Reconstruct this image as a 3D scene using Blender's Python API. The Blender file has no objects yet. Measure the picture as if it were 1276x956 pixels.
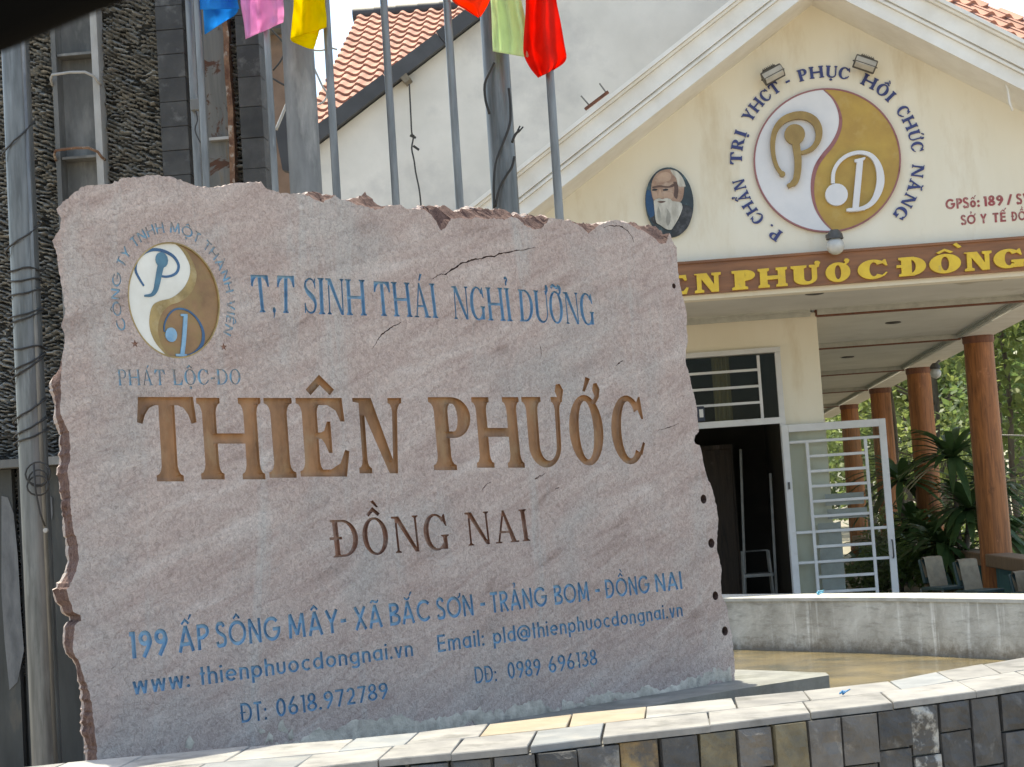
import bpy, math, random, unicodedata
from mathutils import Vector, Matrix
from mathutils.geometry import delaunay_2d_cdt
from mathutils import noise as mnoise
random.seed(7)
R_ = math.radians
scene = bpy.context.scene
COL = scene.collection

# ------------------------------------------------------------------ camera
CAMZ = 1.55
FPX = 2220.0                      # focal length in photograph pixels (1276 wide)
YAW, PITCH, ROLL = R_(4.28), R_(4.30), R_(3.72)
fwd = Vector((-math.sin(YAW)*math.cos(PITCH), math.cos(YAW)*math.cos(PITCH), math.sin(PITCH)))
r0 = fwd.cross(Vector((0, 0, 1))).normalized()
u0 = r0.cross(fwd).normalized()
RV = (r0*math.cos(ROLL) - u0*math.sin(ROLL)).normalized()
UV = (r0*math.sin(ROLL) + u0*math.cos(ROLL)).normalized()
CP = Vector((0, 0, CAMZ))
cam_d = bpy.data.cameras.new('camera')
cam = bpy.data.objects.new('camera', cam_d)
COL.objects.link(cam)
m = Matrix((RV, UV, -fwd)).transposed().to_4x4()
m.translation = CP
cam.matrix_world = m
cam_d.sensor_width = 36.0
cam_d.lens = FPX/1276.0*36.0
cam_d.clip_start = 0.05
cam_d.clip_end = 3000
cam_d.dof.use_dof = True
cam_d.dof.focus_distance = 9.0
cam_d.dof.aperture_fstop = 24.0
scene.camera = cam

# ------------------------------------------------------------------ world, sun, exposure
SUN_EL = R_(73); SUN_AZ = R_(-28)          # azimuth from +Y towards +X
w = bpy.data.worlds.new('World'); scene.world = w; w.use_nodes = True
nt = w.node_tree; nt.nodes.clear()
sky = nt.nodes.new('ShaderNodeTexSky'); sky.sky_type = 'NISHITA'; sky.sun_disc = False
sky.sun_elevation = SUN_EL; sky.sun_rotation = SUN_AZ
sky.dust_density = 2.0; sky.air_density = 0.8; sky.ozone_density = 1.0
bg = nt.nodes.new('ShaderNodeBackground'); bg.inputs['Strength'].default_value = 0.145
wo = nt.nodes.new('ShaderNodeOutputWorld')
nt.links.new(sky.outputs[0], bg.inputs[0]); nt.links.new(bg.outputs[0], wo.inputs[0])
sd = bpy.data.lights.new('sun', 'SUN'); sd.energy = 2.7; sd.angle = R_(0.53); sd.color = (1.0, 0.95, 0.87)
sun = bpy.data.objects.new('sun', sd); COL.objects.link(sun)
sdir = Vector((math.sin(SUN_AZ)*math.cos(SUN_EL), math.cos(SUN_AZ)*math.cos(SUN_EL), math.sin(SUN_EL)))
sun.rotation_euler = sdir.to_track_quat('Z', 'Y').to_euler()
sun.location = (0, 0, 30)
scene.view_settings.view_transform = 'Standard'; scene.view_settings.look = 'None'
scene.view_settings.gamma = 1.0; scene.view_settings.use_curve_mapping = False
scene.view_settings.exposure = 1.58
scene.view_settings.use_white_balance = True; scene.view_settings.white_balance_temperature = 7350; scene.view_settings.white_balance_tint = 2
scene.render.engine = 'CYCLES'
scene.cycles.max_bounces = 8
scene.cycles.transparent_max_bounces = 12

# ------------------------------------------------------------------ measuring: a pixel of the photograph onto a real plane
def ray(px, py):
    return fwd*FPX + RV*(px-638.0) + UV*(478.0-py)
def on_y(px, py, Y):
    d = ray(px, py); return CP + d*(Y/d.y)
def on_z(px, py, Z):
    d = ray(px, py); return CP + d*((Z-CAMZ)/d.z)
def on_pl(px, py, O, N):
    d = ray(px, py); return CP + d*((O-CP).dot(N)/d.dot(N))

# ------------------------------------------------------------------ helpers
def fbm(x, y, z=0.0, s=1.0, o=3):
    v = 0; a = 1; t = 0
    for i in range(o):
        v += a*mnoise.noise(Vector((x*s, y*s, z*s))); t += a
        a *= .5; s *= 2.1
    return v/t

class MB:
    def __init__(s): s.v = []; s.f = []; s.m = []
    def add(s, vs, fs, mi=0):
        b = len(s.v); s.v += [Vector(v) for v in vs]
        s.f += [[b+i for i in f] for f in fs]; s.m += [mi]*len(fs); return s
    def box(s, c, h, rz=0.0, M=None, mi=0, bev=0.0):
        c = Vector(c); hx, hy, hz = h
        if bev > 0 and min(h) > bev*1.2:
            b = bev; vs = []; 
            for sx in (-1, 1):
                for sy in (-1, 1):
                    for sz in (-1, 1):
                        vs += [(sx*(hx-b), sy*(hy-b), sz*hz), (sx*(hx-b), sy*hy, sz*(hz-b)), (sx*hx, sy*(hy-b), sz*(hz-b))]
            def I(sx, sy, sz, k): return ((sx > 0)*4+(sy > 0)*2+(sz > 0))*3+k
            fs = []
            for sz in (-1, 1): fs.append([I(-1,-1,sz,0), I(1,-1,sz,0), I(1,1,sz,0), I(-1,1,sz,0)][::sz])
            for sy in (-1, 1): fs.append([I(-1,sy,-1,1), I(1,sy,-1,1), I(1,sy,1,1), I(-1,sy,1,1)][::-sy])
            for sx in (-1, 1): fs.append([I(sx,-1,-1,2), I(sx,1,-1,2), I(sx,1,1,2), I(sx,-1,1,2)][::sx])
            for sy in (-1, 1):
                for sz in (-1, 1):
                    q = [I(-1,sy,sz,0), I(1,sy,sz,0), I(1,sy,sz,1), I(-1,sy,sz,1)]; fs.append(q[::sy*sz])
            for sx in (-1, 1):
                for sz in (-1, 1):
                    q = [I(sx,-1,sz,0), I(sx,1,sz,0), I(sx,1,sz,2), I(sx,-1,sz,2)]; fs.append(q[::-sx*sz])
            for sx in (-1, 1):
                for sy in (-1, 1):
                    q = [I(sx,sy,-1,1), I(sx,sy,1,1), I(sx,sy,1,2), I(sx,sy,-1,2)]; fs.append(q[::-sx*sy] if True else q)
            for sx in (-1, 1):
                for sy in (-1, 1):
                    for sz in (-1, 1):
                        q = [I(sx,sy,sz,0), I(sx,sy,sz,1), I(sx,sy,sz,2)]; fs.append(q[::-1] if sx*sy*sz > 0 else q)
        else:
            vs = [(-hx,-hy,-hz),(hx,-hy,-hz),(hx,hy,-hz),(-hx,hy,-hz),(-hx,-hy,hz),(hx,-hy,hz),(hx,hy,hz),(-hx,hy,hz)]
            fs = [[0,3,2,1],[4,5,6,7],[0,1,5,4],[1,2,6,5],[2,3,7,6],[3,0,4,7]]
        T = M if M is not None else Matrix.Rotation(rz, 3, 'Z')
        s.add([c + T @ Vector(v) for v in vs], fs, mi); return s
    def bar(s, a, b, wd, th, up=(0, 0, 1), mi=0):       # rectangular bar from a to b
        a = Vector(a); b = Vector(b); d = (b-a); L = d.length; d = d/L
        x = d.cross(Vector(up)); 
        if x.length < 1e-5: x = Vector((1, 0, 0))
        x.normalize(); y = x.cross(d)
        M = Matrix((x, d, y)).transposed()
        return s.box((a+b)/2, (wd/2, L/2, th/2), M=M, mi=mi)
    def tube(s, pts, r, n=10, cap=True, mi=0, sx=1.0, jit=0):
        pts = [Vector(p) for p in pts]; N = len(pts)
        rr = r if isinstance(r, (list, tuple)) else [r]*N
        b = len(s.v); prev = None
        for i, p in enumerate(pts):
            t = (pts[min(i+1, N-1)] - pts[max(i-1, 0)]).normalized()
            if prev is None:
                x = t.cross(Vector((0, 1, 0)))
                if x.length < .1: x = t.cross(Vector((1, 0, 0)))
                x.normalize()
            else:
                x = (prev - t*prev.dot(t)).normalized()
            prev = x; y = t.cross(x)
            for k in range(n):
                a = 2*math.pi*k/n
                j = 1+ (random.uniform(-jit, jit) if jit else 0)
                s.v.append(p + (x*math.cos(a)*sx + y*math.sin(a))*rr[i]*j)
        for i in range(N-1):
            for k in range(n):
                k2 = (k+1) % n
                s.f.append([b+i*n+k, b+i*n+k2, b+(i+1)*n+k2, b+(i+1)*n+k]); s.m.append(mi)
        if cap:
            s.f.append([b+k for k in range(n)][::-1]); s.m.append(mi)
            s.f.append([b+(N-1)*n+k for k in range(n)]); s.m.append(mi)
        return s
    def lathe(s, c, prof, n=16, ax=(0, 0, 1), mi=0):
        ax = Vector(ax).normalized(); c = Vector(c)
        x = ax.cross(Vector((0, 1, 0))); 
        if x.length < .1: x = ax.cross(Vector((1, 0, 0)))
        x.normalize(); y = ax.cross(x); b = len(s.v)
        for r, h in prof:
            for k in range(n):
                a = 2*math.pi*k/n; s.v.append(c + ax*h + (x*math.cos(a)+y*math.sin(a))*max(r, 1e-4))
        for i in range(len(prof)-1):
            for k in range(n):
                k2 = (k+1) % n
                s.f.append([b+i*n+k, b+i*n+k2, b+(i+1)*n+k2, b+(i+1)*n+k]); s.m.append(mi)
        return s
    def prism(s, pts, off, mi=0):                        # planar polygon extruded by vector off
        off = Vector(off); n = len(pts); b = len(s.v)
        s.v += [Vector(p) for p in pts] + [Vector(p)+off for p in pts]
        s.f.append([b+i for i in range(n)]); s.f.append([b+n+i for i in range(n)][::-1]); s.m += [mi, mi]
        for i in range(n):
            j = (i+1) % n; s.f.append([b+i, b+n+i, b+n+j, b+j]); s.m.append(mi)
        return s
    def build(s, name, mats, parent=None, smooth=False, fix=True, auto=None):
        me = bpy.data.meshes.new(name)
        o = Vector((0, 0, 0))
        if parent is not None:
            p = parent
            while p is not None: o = o + Vector(p.location); p = p.parent
        me.from_pydata([tuple(v-o) for v in s.v], [], s.f)
        if not isinstance(mats, (list, tuple)): mats = [mats]
        for mt in mats: me.materials.append(mt)
        if len(mats) > 1: me.polygons.foreach_set('material_index', s.m)
        if fix:
            import bmesh
            bm = bmesh.new(); bm.from_mesh(me); bmesh.ops.recalc_face_normals(bm, faces=bm.faces); bm.to_mesh(me); bm.free()
        if smooth or auto:
            me.polygons.foreach_set('use_smooth', [True]*len(me.polygons))
            if auto: me.set_sharp_from_angle(angle=R_(auto))
        me.update()
        ob = bpy.data.objects.new(name, me); COL.objects.link(ob)
        if parent is not None: ob.parent = parent
        return ob
def tag(o, label=None, cat=None, group=None, kind=None):
    if label: o['label'] = label
    if cat: o['category'] = cat
    if group: o['group'] = group
    if kind: o['kind'] = kind
    return o
def thing(name, loc, label, cat, group=None):
    o = bpy.data.objects.new(name, None); COL.objects.link(o); o.location = loc; o.empty_display_size = .1
    return tag(o, label, cat, group)
def copy_tree(o, parent=None):
    c = o.copy(); COL.objects.link(c)
    if parent is not None: c.parent = parent
    for ch in o.children: copy_tree(ch, c)
    return c

# ------------------------------------------------------------------ materials
def newmat(name):
    mt = bpy.data.materials.new(name); mt.use_nodes = True
    nt = mt.node_tree; b = nt.nodes['Principled BSDF']; return mt, nt, b
def nd(nt, typ, **kw):
    n = nt.nodes.new(typ)
    for k, v in kw.items(): setattr(n, k, v)
    return n
def lk(nt, a, b): nt.links.new(a, b)
def ramp(nt, fac, stops):
    r = nd(nt, 'ShaderNodeValToRGB'); e = r.color_ramp.elements
    while len(e) < len(stops): e.new(.5)
    for i, (p, c) in enumerate(stops):
        e[i].position = p; e[i].color = (c, c, c, 1) if isinstance(c, (int, float)) else (*c, 1)
    if fac is not None: lk(nt, fac, r.inputs[0])
    return r
def mixc(nt, fac, a, b, mode='MIX'):
    mx = nd(nt, 'ShaderNodeMix', data_type='RGBA', blend_type=mode)
    for k, v in ((0, fac), (6, a), (7, b)):
        if isinstance(v, (int, float)): mx.inputs[k].default_value = v
        elif isinstance(v, tuple): mx.inputs[k].default_value = (*v, 1) if len(v) == 3 else v
        else: lk(nt, v, mx.inputs[k])
    return mx.outputs[2]
def coords(nt, scale=(1, 1, 1), rot=(0, 0, 0), src='Object'):
    tc = nd(nt, 'ShaderNodeTexCoord'); mp = nd(nt, 'ShaderNodeMapping')
    mp.inputs['Scale'].default_value = scale; mp.inputs['Rotation'].default_value = rot
    lk(nt, tc.outputs[src], mp.inputs[0]); return mp.outputs[0]
def ntex(nt, vec, scale, detail=5, rough=.6, dist=0.0):
    n = nd(nt, 'ShaderNodeTexNoise'); n.inputs['Scale'].default_value = scale
    n.inputs['Detail'].default_value = detail; n.inputs['Roughness'].default_value = rough
    n.inputs['Distortion'].default_value = dist
    lk(nt, vec, n.inputs['Vector']); return n.outputs[0]
def bump(nt, b, h, strength=.3, dist=.01):
    n = nd(nt, 'ShaderNodeBump'); n.inputs['Strength'].default_value = strength; n.inputs['Distance'].default_value = dist
    lk(nt, h, n.inputs['Height']); lk(nt, n.outputs[0], b.inputs['Normal'])
def geopos(nt, scale=(1, 1, 1), rot=(0, 0, 0)):
    g = nd(nt, 'ShaderNodeNewGeometry'); mp = nd(nt, 'ShaderNodeMapping')
    mp.inputs['Scale'].default_value = scale; mp.inputs['Rotation'].default_value = rot
    lk(nt, g.outputs['Position'], mp.inputs[0]); return mp.outputs[0]
_seed = [0]
def mat(name, c1, c2=None, scale=6.0, rough=.7, bmp=.15, bscale=None, bdist=.01, metal=0.0, stretch=(1, 1, 1),
        detail=5, lo=.35, hi=.65, spec=.5, rand=0.0, world=True, dirt=None, dscale=2.0, dlo=.5, dhi=.7):
    mt, nt, b = newmat(name)
    vec = geopos(nt, stretch) if world else coords(nt, stretch)
    n1 = ntex(nt, vec, scale, detail)
    c2 = c2 or tuple(x*.75 for x in c1)
    col = ramp(nt, n1, [(lo, c2), (hi, c1)]).outputs[0]
    if dirt:
        n3 = ntex(nt, vec, dscale, 6, .65)
        col = mixc(nt, ramp(nt, n3, [(dlo, 0.0), (dhi, 1.0)]).outputs[0], col, dirt)
    if rand:
        oi = nd(nt, 'ShaderNodeObjectInfo'); hs = nd(nt, 'ShaderNodeHueSaturation')
        mr = nd(nt, 'ShaderNodeMapRange'); mr.inputs[3].default_value = 1-rand; mr.inputs[4].default_value = 1+rand
        lk(nt, oi.outputs['Random'], mr.inputs[0]); lk(nt, mr.outputs[0], hs.inputs['Value']); lk(nt, col, hs.inputs['Color'])
        col = hs.outputs[0]
    lk(nt, col, b.inputs['Base Color'])
    b.inputs['Roughness'].default_value = rough; b.inputs['Metallic'].default_value = metal
    b.inputs['Specular IOR Level'].default_value = spec
    if bmp:
        h = ntex(nt, geopos(nt), bscale or scale*4, 6, .65); bump(nt, b, h, bmp, bdist)
    return mt
# ------------------------------------------------------------------ lettering drawn as outlines
def arcpts(cx, cy, rx, ry, a0, a1, n=None):
    n = n or max(3, int(abs(a1-a0)/15)+1)
    return [(cx+rx*math.cos(R_(a0+(a1-a0)*i/n)), cy+ry*math.sin(R_(a0+(a1-a0)*i/n))) for i in range(n+1)]
def band2(o, i, a0, a1, n=None):
    n = n or max(3, int(abs(a1-a0)/12)+1)
    return arcpts(*o, a0, a1, n) + arcpts(*i, a1, a0, n)
def rect(x0, y0, x1, y1): return [(x0, y0), (x1, y0), (x1, y1), (x0, y1)]
def catmull(pts, n=5):
    out = []
    P = [pts[0]] + list(pts) + [pts[-1]]
    for i in range(1, len(P)-2):
        p0, p1, p2, p3 = [Vector(q) for q in P[i-1:i+3]]
        for k in range(n):
            t = k/n
            out.append(tuple(.5*((2*p1)+(p2-p0)*t+(2*p0-5*p1+4*p2-p3)*t*t+(3*p1-p0-3*p2+p3)*t**3)))
    out.append(tuple(pts[-1])); return out
def stroke(pts, t, closed=False, cap=0.0):
    """polyline -> list of polygons (band), t constant or list of widths"""
    n = len(pts); ts = t if isinstance(t, (list, tuple)) else [t]*n
    P = [Vector(p) for p in pts]
    L = []; Rr = []
    for i in range(n):
        if closed: a = P[i-1]; c = P[(i+1) % n]
        else: a = P[max(i-1, 0)]; c = P[min(i+1, n-1)]
        d1 = (P[i]-a); d2 = (c-P[i])
        if d1.length < 1e-9: d1 = d2
        if d2.length < 1e-9: d2 = d1
        d1 = d1.normalized(); d2 = d2.normalized()
        d = (d1+d2)
        d = d.normalized() if d.length > 1e-6 else d1
        nr = Vector((-d.y, d.x)); k = max(.5, d.dot(d1))
        L.append(P[i]+nr*ts[i]/2/k); Rr.append(P[i]-nr*ts[i]/2/k)
    if closed:
        out = []; h = n//2
        for s0, s1 in ((0, h), (h, n)):
            idx = [k % n for k in range(s0, s1+1)]
            out.append([tuple(L[k]) for k in idx]+[tuple(Rr[k]) for k in idx[::-1]])
        return out
    if cap:
        d0 = (P[0]-P[1]).normalized()*cap; d1 = (P[-1]-P[-2]).normalized()*cap
        L[0] += d0; Rr[0] += d0; L[-1] += d1; Rr[-1] += d1
    return [[tuple(p) for p in L] + [tuple(p) for p in Rr[::-1]]]
def disc(cx, cy, r, n=14): return [(cx+r*math.cos(2*math.pi*k/n), cy+r*math.sin(2*math.pi*k/n)) for k in range(n)]
def flip(polys, W): return [[(W-x, y) for x, y in p] for p in polys]

class Serif:
    def __init__(s, st=.17, ha=.07, sf=.06, sh=.055, br=.05, curve=True):
        s.st, s.ha, s.sf, s.sh, s.br = st, ha, sf, sh, br
    def stem(s, x, w, y0=0, y1=1, bot=1, top=1, sf=None):
        sf = s.sf if sf is None else sf; sh, br = s.sh, s.br; a = x-w/2; b = x+w/2
        o = [rect(a, y0, b, y1)]
        if bot: o.append([(a-sf, y0), (b+sf, y0), (b+sf, y0+sh*.8), (b+sf*.5, y0+sh), (b+sf*.18, y0+sh+br*.4), (b, y0+sh+br), (a, y0+sh+br), (a-sf*.18, y0+sh+br*.4), (a-sf*.5, y0+sh), (a-sf, y0+sh*.8)])
        if top: o.append([(a-sf, y1), (a-sf, y1-sh*.8), (a-sf*.5, y1-sh), (a-sf*.18, y1-sh-br*.4), (a, y1-sh-br), (b, y1-sh-br), (b+sf*.18, y1-sh-br*.4), (b+sf*.5, y1-sh), (b+sf, y1-sh*.8), (b+sf, y1)])
        return o
    def glyph(s, c):
        st, ha, sf, sh, br = s.st, s.ha, s.sf, s.sh, s.br
        e = sf+st/2; h2 = max(ha, .05)
        if c == 'T':
            W = .80
            return s.stem(W/2, st, top=0) + [rect(.03, 1-h2*1.1, W-.03, 1),
                [(.03, 1), (0, .70), (.07, .68), (.11, .79), (.17, .87), (.27, 1-h2), (.27, 1)],
                [(W-.03, 1), (W, .70), (W-.07, .68), (W-.11, .79), (W-.17, .87), (W-.27, 1-h2), (W-.27, 1)]], W
        if c == 'H':
            W = .62+st
            return s.stem(e, st)+s.stem(W, st)+[rect(e, .5-h2*.7, W, .5+h2*.7)], W+e
        if c == 'I': return s.stem(e, st), 2*e
        if c == 'E':
            W = .66
            return s.stem(e, st)+[rect(e, 1-h2, W, 1), rect(e, 0, W, h2), rect(e, .48, W*.72, .48+h2*.9),
                [(W, 1), (W+.02, .70), (W-.04, .70), (W-.1, .84), (W-.22, 1-h2), (W-.22, 1)],
                [(W, 0), (W+.06, .32), (W-.0, .34), (W-.08, .17), (W-.22, h2), (W-.22, 0)],
                [(W*.72, .70), (W*.72-.05, .70), (W*.72-.1, .58), (W*.5, .48+h2*.9), (W*.5, .48), (W*.72-.1, .42), (W*.72-.05, .30), (W*.72, .30)]], W+.05
        if c == 'L':
            W = .6
            return s.stem(e, st)+[rect(e, 0, W, h2), [(W, 0), (W+.05, .32), (W, .34), (W-.08, .17), (W-.22, h2), (W-.22, 0)]], W+.04
        if c == 'N':
            W = .74; a = sf+h2/2
            return s.stem(a+.05, h2, top=0)+[[(a-.05-sf*.6, 1), (a-.02+st*1.1, 1), (W+h2/2-.0, .0), (W-st*.55, 0), (a+.02, .93), (a-.05-sf*.6, .95)]]+s.stem(W, h2, bot=0)+[rect(W-h2/2, 0, W+h2/2, .2)], W+a
        if c in 'PR':
            W = .64; o = s.stem(e, st); x = e+st/2-.02
            o += [rect(x-.02, 1-h2, .36, 1), rect(x-.02, .44, .36, .44+h2),
                  band2((.36, .72, W-.36, .28), (.36, .72, W-.36-st*.95, .28-h2), -90, 90)]
            if c == 'R':
                o += [[(.30, .46), (.30+st*.9, .5), (.74, .0), (.74-st*1.1, 0)], rect(.62, 0, .80, sh)]
                return o, .8
            return o, W
        if c == 'B':
            o, W = s.glyph('P')
            return o+[rect(e, 0, .38, h2), band2((.38, .25, .30, .25), (.38, .25, .30-st, .25-h2), -90, 90)], .7
        if c == 'D':
            W = .76; x = e
            return s.stem(e, st)+[rect(x, 1-h2, .32, 1), rect(x, 0, .32, h2), band2((.32, .5, W-.32, .5), (.32, .5, W-.32-st, .5-h2), -90, 90)], W
        if c == 'O':
            return [band2((.38, .5, .38, .515), (.38, .5, .38-st, .515-h2), 88, 272), band2((.38, .5, .38, .515), (.38, .5, .38-st, .515-h2), -92, 92)], .76
        if c in 'CG':
            o = [band2((.38, .5, .38, .515), (.40, .5, .38-st*.95, .515-h2), 38, 316)]
            o += [[(.70, .99), (.66, .99), (.60, .90), (.62, .80), (.70, .66), (.745, .66)]]
            if c == 'G':
                o += s.stem(.66, st*.85, .06, .42, bot=0)+[rect(.5, 0.02, .66+st*.4, .1)]
                return o, .8
            return o+[[(.74, .30), (.70, .32), (.6, .16), (.66, .12)]], .76
        if c == 'U':
            W = .74; rt = W-h2/2-sf*.3
            return s.stem(e, st, .3, 1, bot=0)+s.stem(rt, h2, .3, 1, bot=0, sf=sf*.9)+[band2(((sf+rt+h2/2)/2, .31, (rt+h2/2-sf)/2, .325), ((sf+st+rt-h2/2)/2, .31, (rt-h2/2-sf-st)/2, .325-h2*1.1), 180, 360)], W
        if c == 'A':
            return [[(.10, 0), (.10+h2, 0), (.40+h2*.5, 1), (.36, 1)], [(.34, 1), (.43, 1), (.76, 0), (.76-st*1.1, 0)], rect(.2, .30, .6, .30+h2),
                    rect(.02, 0, .10+h2+.08, sh), rect(.76-st*1.1-.06, 0, .84, sh)], .84
        if c == 'Y':
            return s.stem(.38, st, 0, .48, top=0)+[[(.05, 1), (.05+st*1.1, 1), (.38+st/2, .45), (.38-st/2, .45)], [(.66, 1), (.66+h2, 1), (.38+st/2, .42), (.38+st/2-h2, .42)],
                    rect(-.01, 1-sh, .11+st, 1), rect(.58, 1-sh, .78, 1)], .76
        if c == 'S':
            p = catmull([(.50, .80), (.42, .93), (.28, .965), (.13, .89), (.09, .75), (.18, .61), (.32, .51), (.46, .39), (.51, .25), (.45, .09), (.30, .03), (.15, .07), (.07, .2)], 3)
            n = len(p); ws = [h2*.8+(st-h2*.8)*math.exp(-((i/(n-1)-.5)/.2)**2) for i in range(n)]
            return stroke(p, ws)+[[(.53, .98), (.49, .98), (.46, .86), (.50, .70), (.54, .70)], [(.03, .02), (.07, .02), (.1, .13), (.08, .3), (.03, .3)]], .58
        if c == '.': return [disc(.08, .07, .08)], .16
        if c == ',': return [disc(.08, .07, .08), [(.15, .05), (.06, -.16), (.03, -.13), (.07, .0)]], .16
        if c == '-': return [rect(0, .34, .28, .47)], .28
        return Sans(.14).glyph(c)

class Sans:
    def __init__(s, t=.1): s.t = t
    def glyph(s, c):
        t = s.t; h = t/2; S = lambda p, **k: stroke(p, t, **k)
        X = .70
        def ring(cx, cy, rx, ry): return stroke(arcpts(cx, cy, rx, ry, 0, 360, 20)[:-1], t, closed=True)
        if c == 'A': return S([(h, 0), (.38, 1)])+S([(.38, 1), (.76-h, 0)])+S([(.17, .3), (.59, .3)]), .76
        if c == 'B': return S([(h, 0), (h, 1)])+S([(h, 1-h), (.3, 1-h)]+arcpts(.3, .755, .2, .245-h, 80, -80)+[(h, .52)])+S([(h, .5), (.33, .5)]+arcpts(.33, .26, .23, .26-h, 80, -80)+[(.3, h), (h, h)]), .58
        if c == 'C': return S(arcpts(.47, .5, .47-h, .5-h, 42, 318, 16)), .84
        if c == 'D': return S([(h, 0), (h, 1)])+S([(h, 1-h), (.28, 1-h)]+arcpts(.28, .5, .42-h, .5-h, 80, -80, 12)+[(.28, h), (h, h)]), .70
        if c == 'E': return S([(h, 0), (h, 1)])+S([(h, 1-h), (.5, 1-h)])+S([(h, .51), (.47, .51)])+S([(h, h), (.5, h)]), .52
        if c == 'G': return S(arcpts(.47, .5, .47-h, .5-h, 42, 358, 20)+[(.52, .48)]), .94
        if c == 'H': return S([(h, 0), (h, 1)])+S([(.62, 0), (.62, 1)])+S([(h, .52), (.62, .52)]), .62+h
        if c == 'I': return S([(h, 0), (h, 1)]), t
        if c == 'L': return S([(h, 0), (h, 1)])+S([(h, h), (.42, h)]), .42
        if c == 'M': return S([(h, 0), (.12, 1)])+S([(.12, 1), (.42, .12)])+S([(.42, .12), (.72, 1)])+S([(.72, 1), (.84-h, 0)]), .84
        if c == 'N': return S([(h, 0), (h, 1)])+S([(h, .97), (.6, .03)])+S([(.6, 0), (.6, 1)]), .6+h
        if c == 'O': return ring(.48, .5, .48-h, .5-h), .96
        if c == 'P': return S([(h, 0), (h, 1)])+S([(h, 1-h), (.28, 1-h)]+arcpts(.28, .72, .25-h/2, .28-h, 80, -80)+[(.28, .44+h/2), (h, .44+h/2)]), .54
        if c == 'R':
            p, W = s.glyph('P'); return p+S([(.25, .46), (.52, 0)]), .56
        if c == 'S':
            return S(catmull([(.44, .80), (.37, .92), (.25, .95), (.12, .9), (.07, .75), (.14, .61), (.28, .52), (.42, .43), (.48, .28), (.42, .1), (.26, h), (.11, .08), (.05, .24)], 3)), .53
        if c == 'T': return S([(.25, 0), (.25, 1)])+S([(0, 1-h), (.5, 1-h)]), .5
        if c == 'U': return S([(h, 1), (h, .3)]+arcpts(.3, .3, .3-h, .3-h, 190, 350)+[(.6-h, .3), (.6-h, 1)]), .6
        if c == 'V': return S([(h, 1), (.35, 0)])+S([(.35, 0), (.7-h, 1)]), .7
        if c == 'X': return S([(h, 0), (.6, 1)])+S([(h, 1), (.6, 0)]), .64
        if c == 'Y': return S([(h, 1), (.33, .45)])+S([(.62, 1), (.33, .45)])+S([(.33, .5), (.33, 0)]), .66
        if c == '0': return ring(.27, .5, .27-h, .5-h), .54
        if c == '1': return S([(.2, 0), (.2, 1)])+S([(.2, 1-h), (.04, 1-h)]), .2+h
        if c == '2': return S(arcpts(.26, .73, .24-h, .27-h, 170, -20, 10)+[(.42, .52), (.06, h)])+S([(.02, h), (.5, h)]), .52
        if c == '3': return S(arcpts(.24, .75, .2-h/2, .25-h, 150, -80, 10)+[(.2, .53)])+S([(.2, .53)]+arcpts(.24, .27, .24-h/2, .27-h, 80, -160, 12)), .5
        if c == '4': return S([(.38, 0), (.38, 1)])+S([(.38, .97), (.03, .27)])+S([(.02, .26), (.5, .26)]), .5
        if c == '5': return S([(.46, 1-h), (.12, 1-h), (.08, .56)])+S([(.08, .56)]+arcpts(.24, .32, .24-h/2, .32-h, 110, -150, 12)), .5
        if c == '6': return ring(.27, .29, .27-h, .29-h)+S(catmull([(.36, 1), (.18, .7), (.06, .45), (h, .29)], 4)), .54
        if c == '9': return ring(.27, .71, .27-h, .29-h)+S(catmull([(.18, 0), (.36, .3), (.48, .55), (.54-h, .71)], 4)), .54
        if c == '7': return S([(.02, 1-h), (.48, 1-h)])+S([(.46, .97), (.16, 0)]), .5
        if c == '8': return ring(.25, .75, .2-h/2, .25-h/2)+ring(.25, .27, .25-h/2, .27-h), .5
        if c == 'a' or c == 'd' or c == 'q' or c == 'g':
            o = ring(.28, X/2, .28-h, X/2-h)
            if c == 'a': o += S([(.56-h, 0), (.56-h, X)])
            if c == 'd': o += S([(.56-h, 0), (.56-h, 1)])
            if c == 'g': o += S([(.56-h, X), (.56-h, -.08)]+arcpts(.3, -.06, .26-h, .2-h, -10, -160))
            return o, .58
        if c == 'p': return ring(.28, X/2, .28-h, X/2-h)+S([(h, X), (h, -.28)]), .57
        if c == 'c': return S(arcpts(.3, X/2, .29-h, X/2-h, 48, 312, 14)), .5
        if c == 'e': return S([(.04, X/2), (.54, X/2)])+S(arcpts(.29, X/2, .29-h, X/2-h, 0, 318, 16)), .58
        if c == 'h': return S([(h, 0), (h, 1)])+S([(h, X*.55)]+arcpts(.24, X-.24, .24-h, .24-h, 150, 0, 8)+[(.48-h, 0)]), .48
        if c == 'n': return S([(h, 0), (h, X)])+S([(h, X*.55)]+arcpts(.24, X-.24, .24-h, .24-h, 150, 0, 8)+[(.48-h, 0)]), .48
        if c == 'm': return S([(h, 0), (h, X)])+S([(h, X*.6)]+arcpts(.21, X-.21, .21-h, .21-h, 150, 0, 8)+[(.42-h, 0)])+S([(.42-h, X*.6)]+arcpts(.58, X-.21, .21-h, .21-h, 150, 0, 8)+[(.79-h, 0)]), .79
        if c == 'u': return S([(h, X), (h, .24)]+arcpts(.24, .24, .24-h, .24-h, 190, 350)+[(.48-h, .24), (.48-h, X)]), .48
        if c == 'i': return S([(h, 0), (h, X)])+[disc(h, .9, t*.62, 8)], t
        if c == 'l': return S([(h, 0), (h, 1)]), t
        if c == 't': return S([(.12, 0), (.12, 1)])+S([(0, X-h), (.25, X-h)]), .25
        if c == 'v': return S([(h, X), (.24, 0)])+S([(.24, 0), (.48-h, X)]), .48
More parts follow.
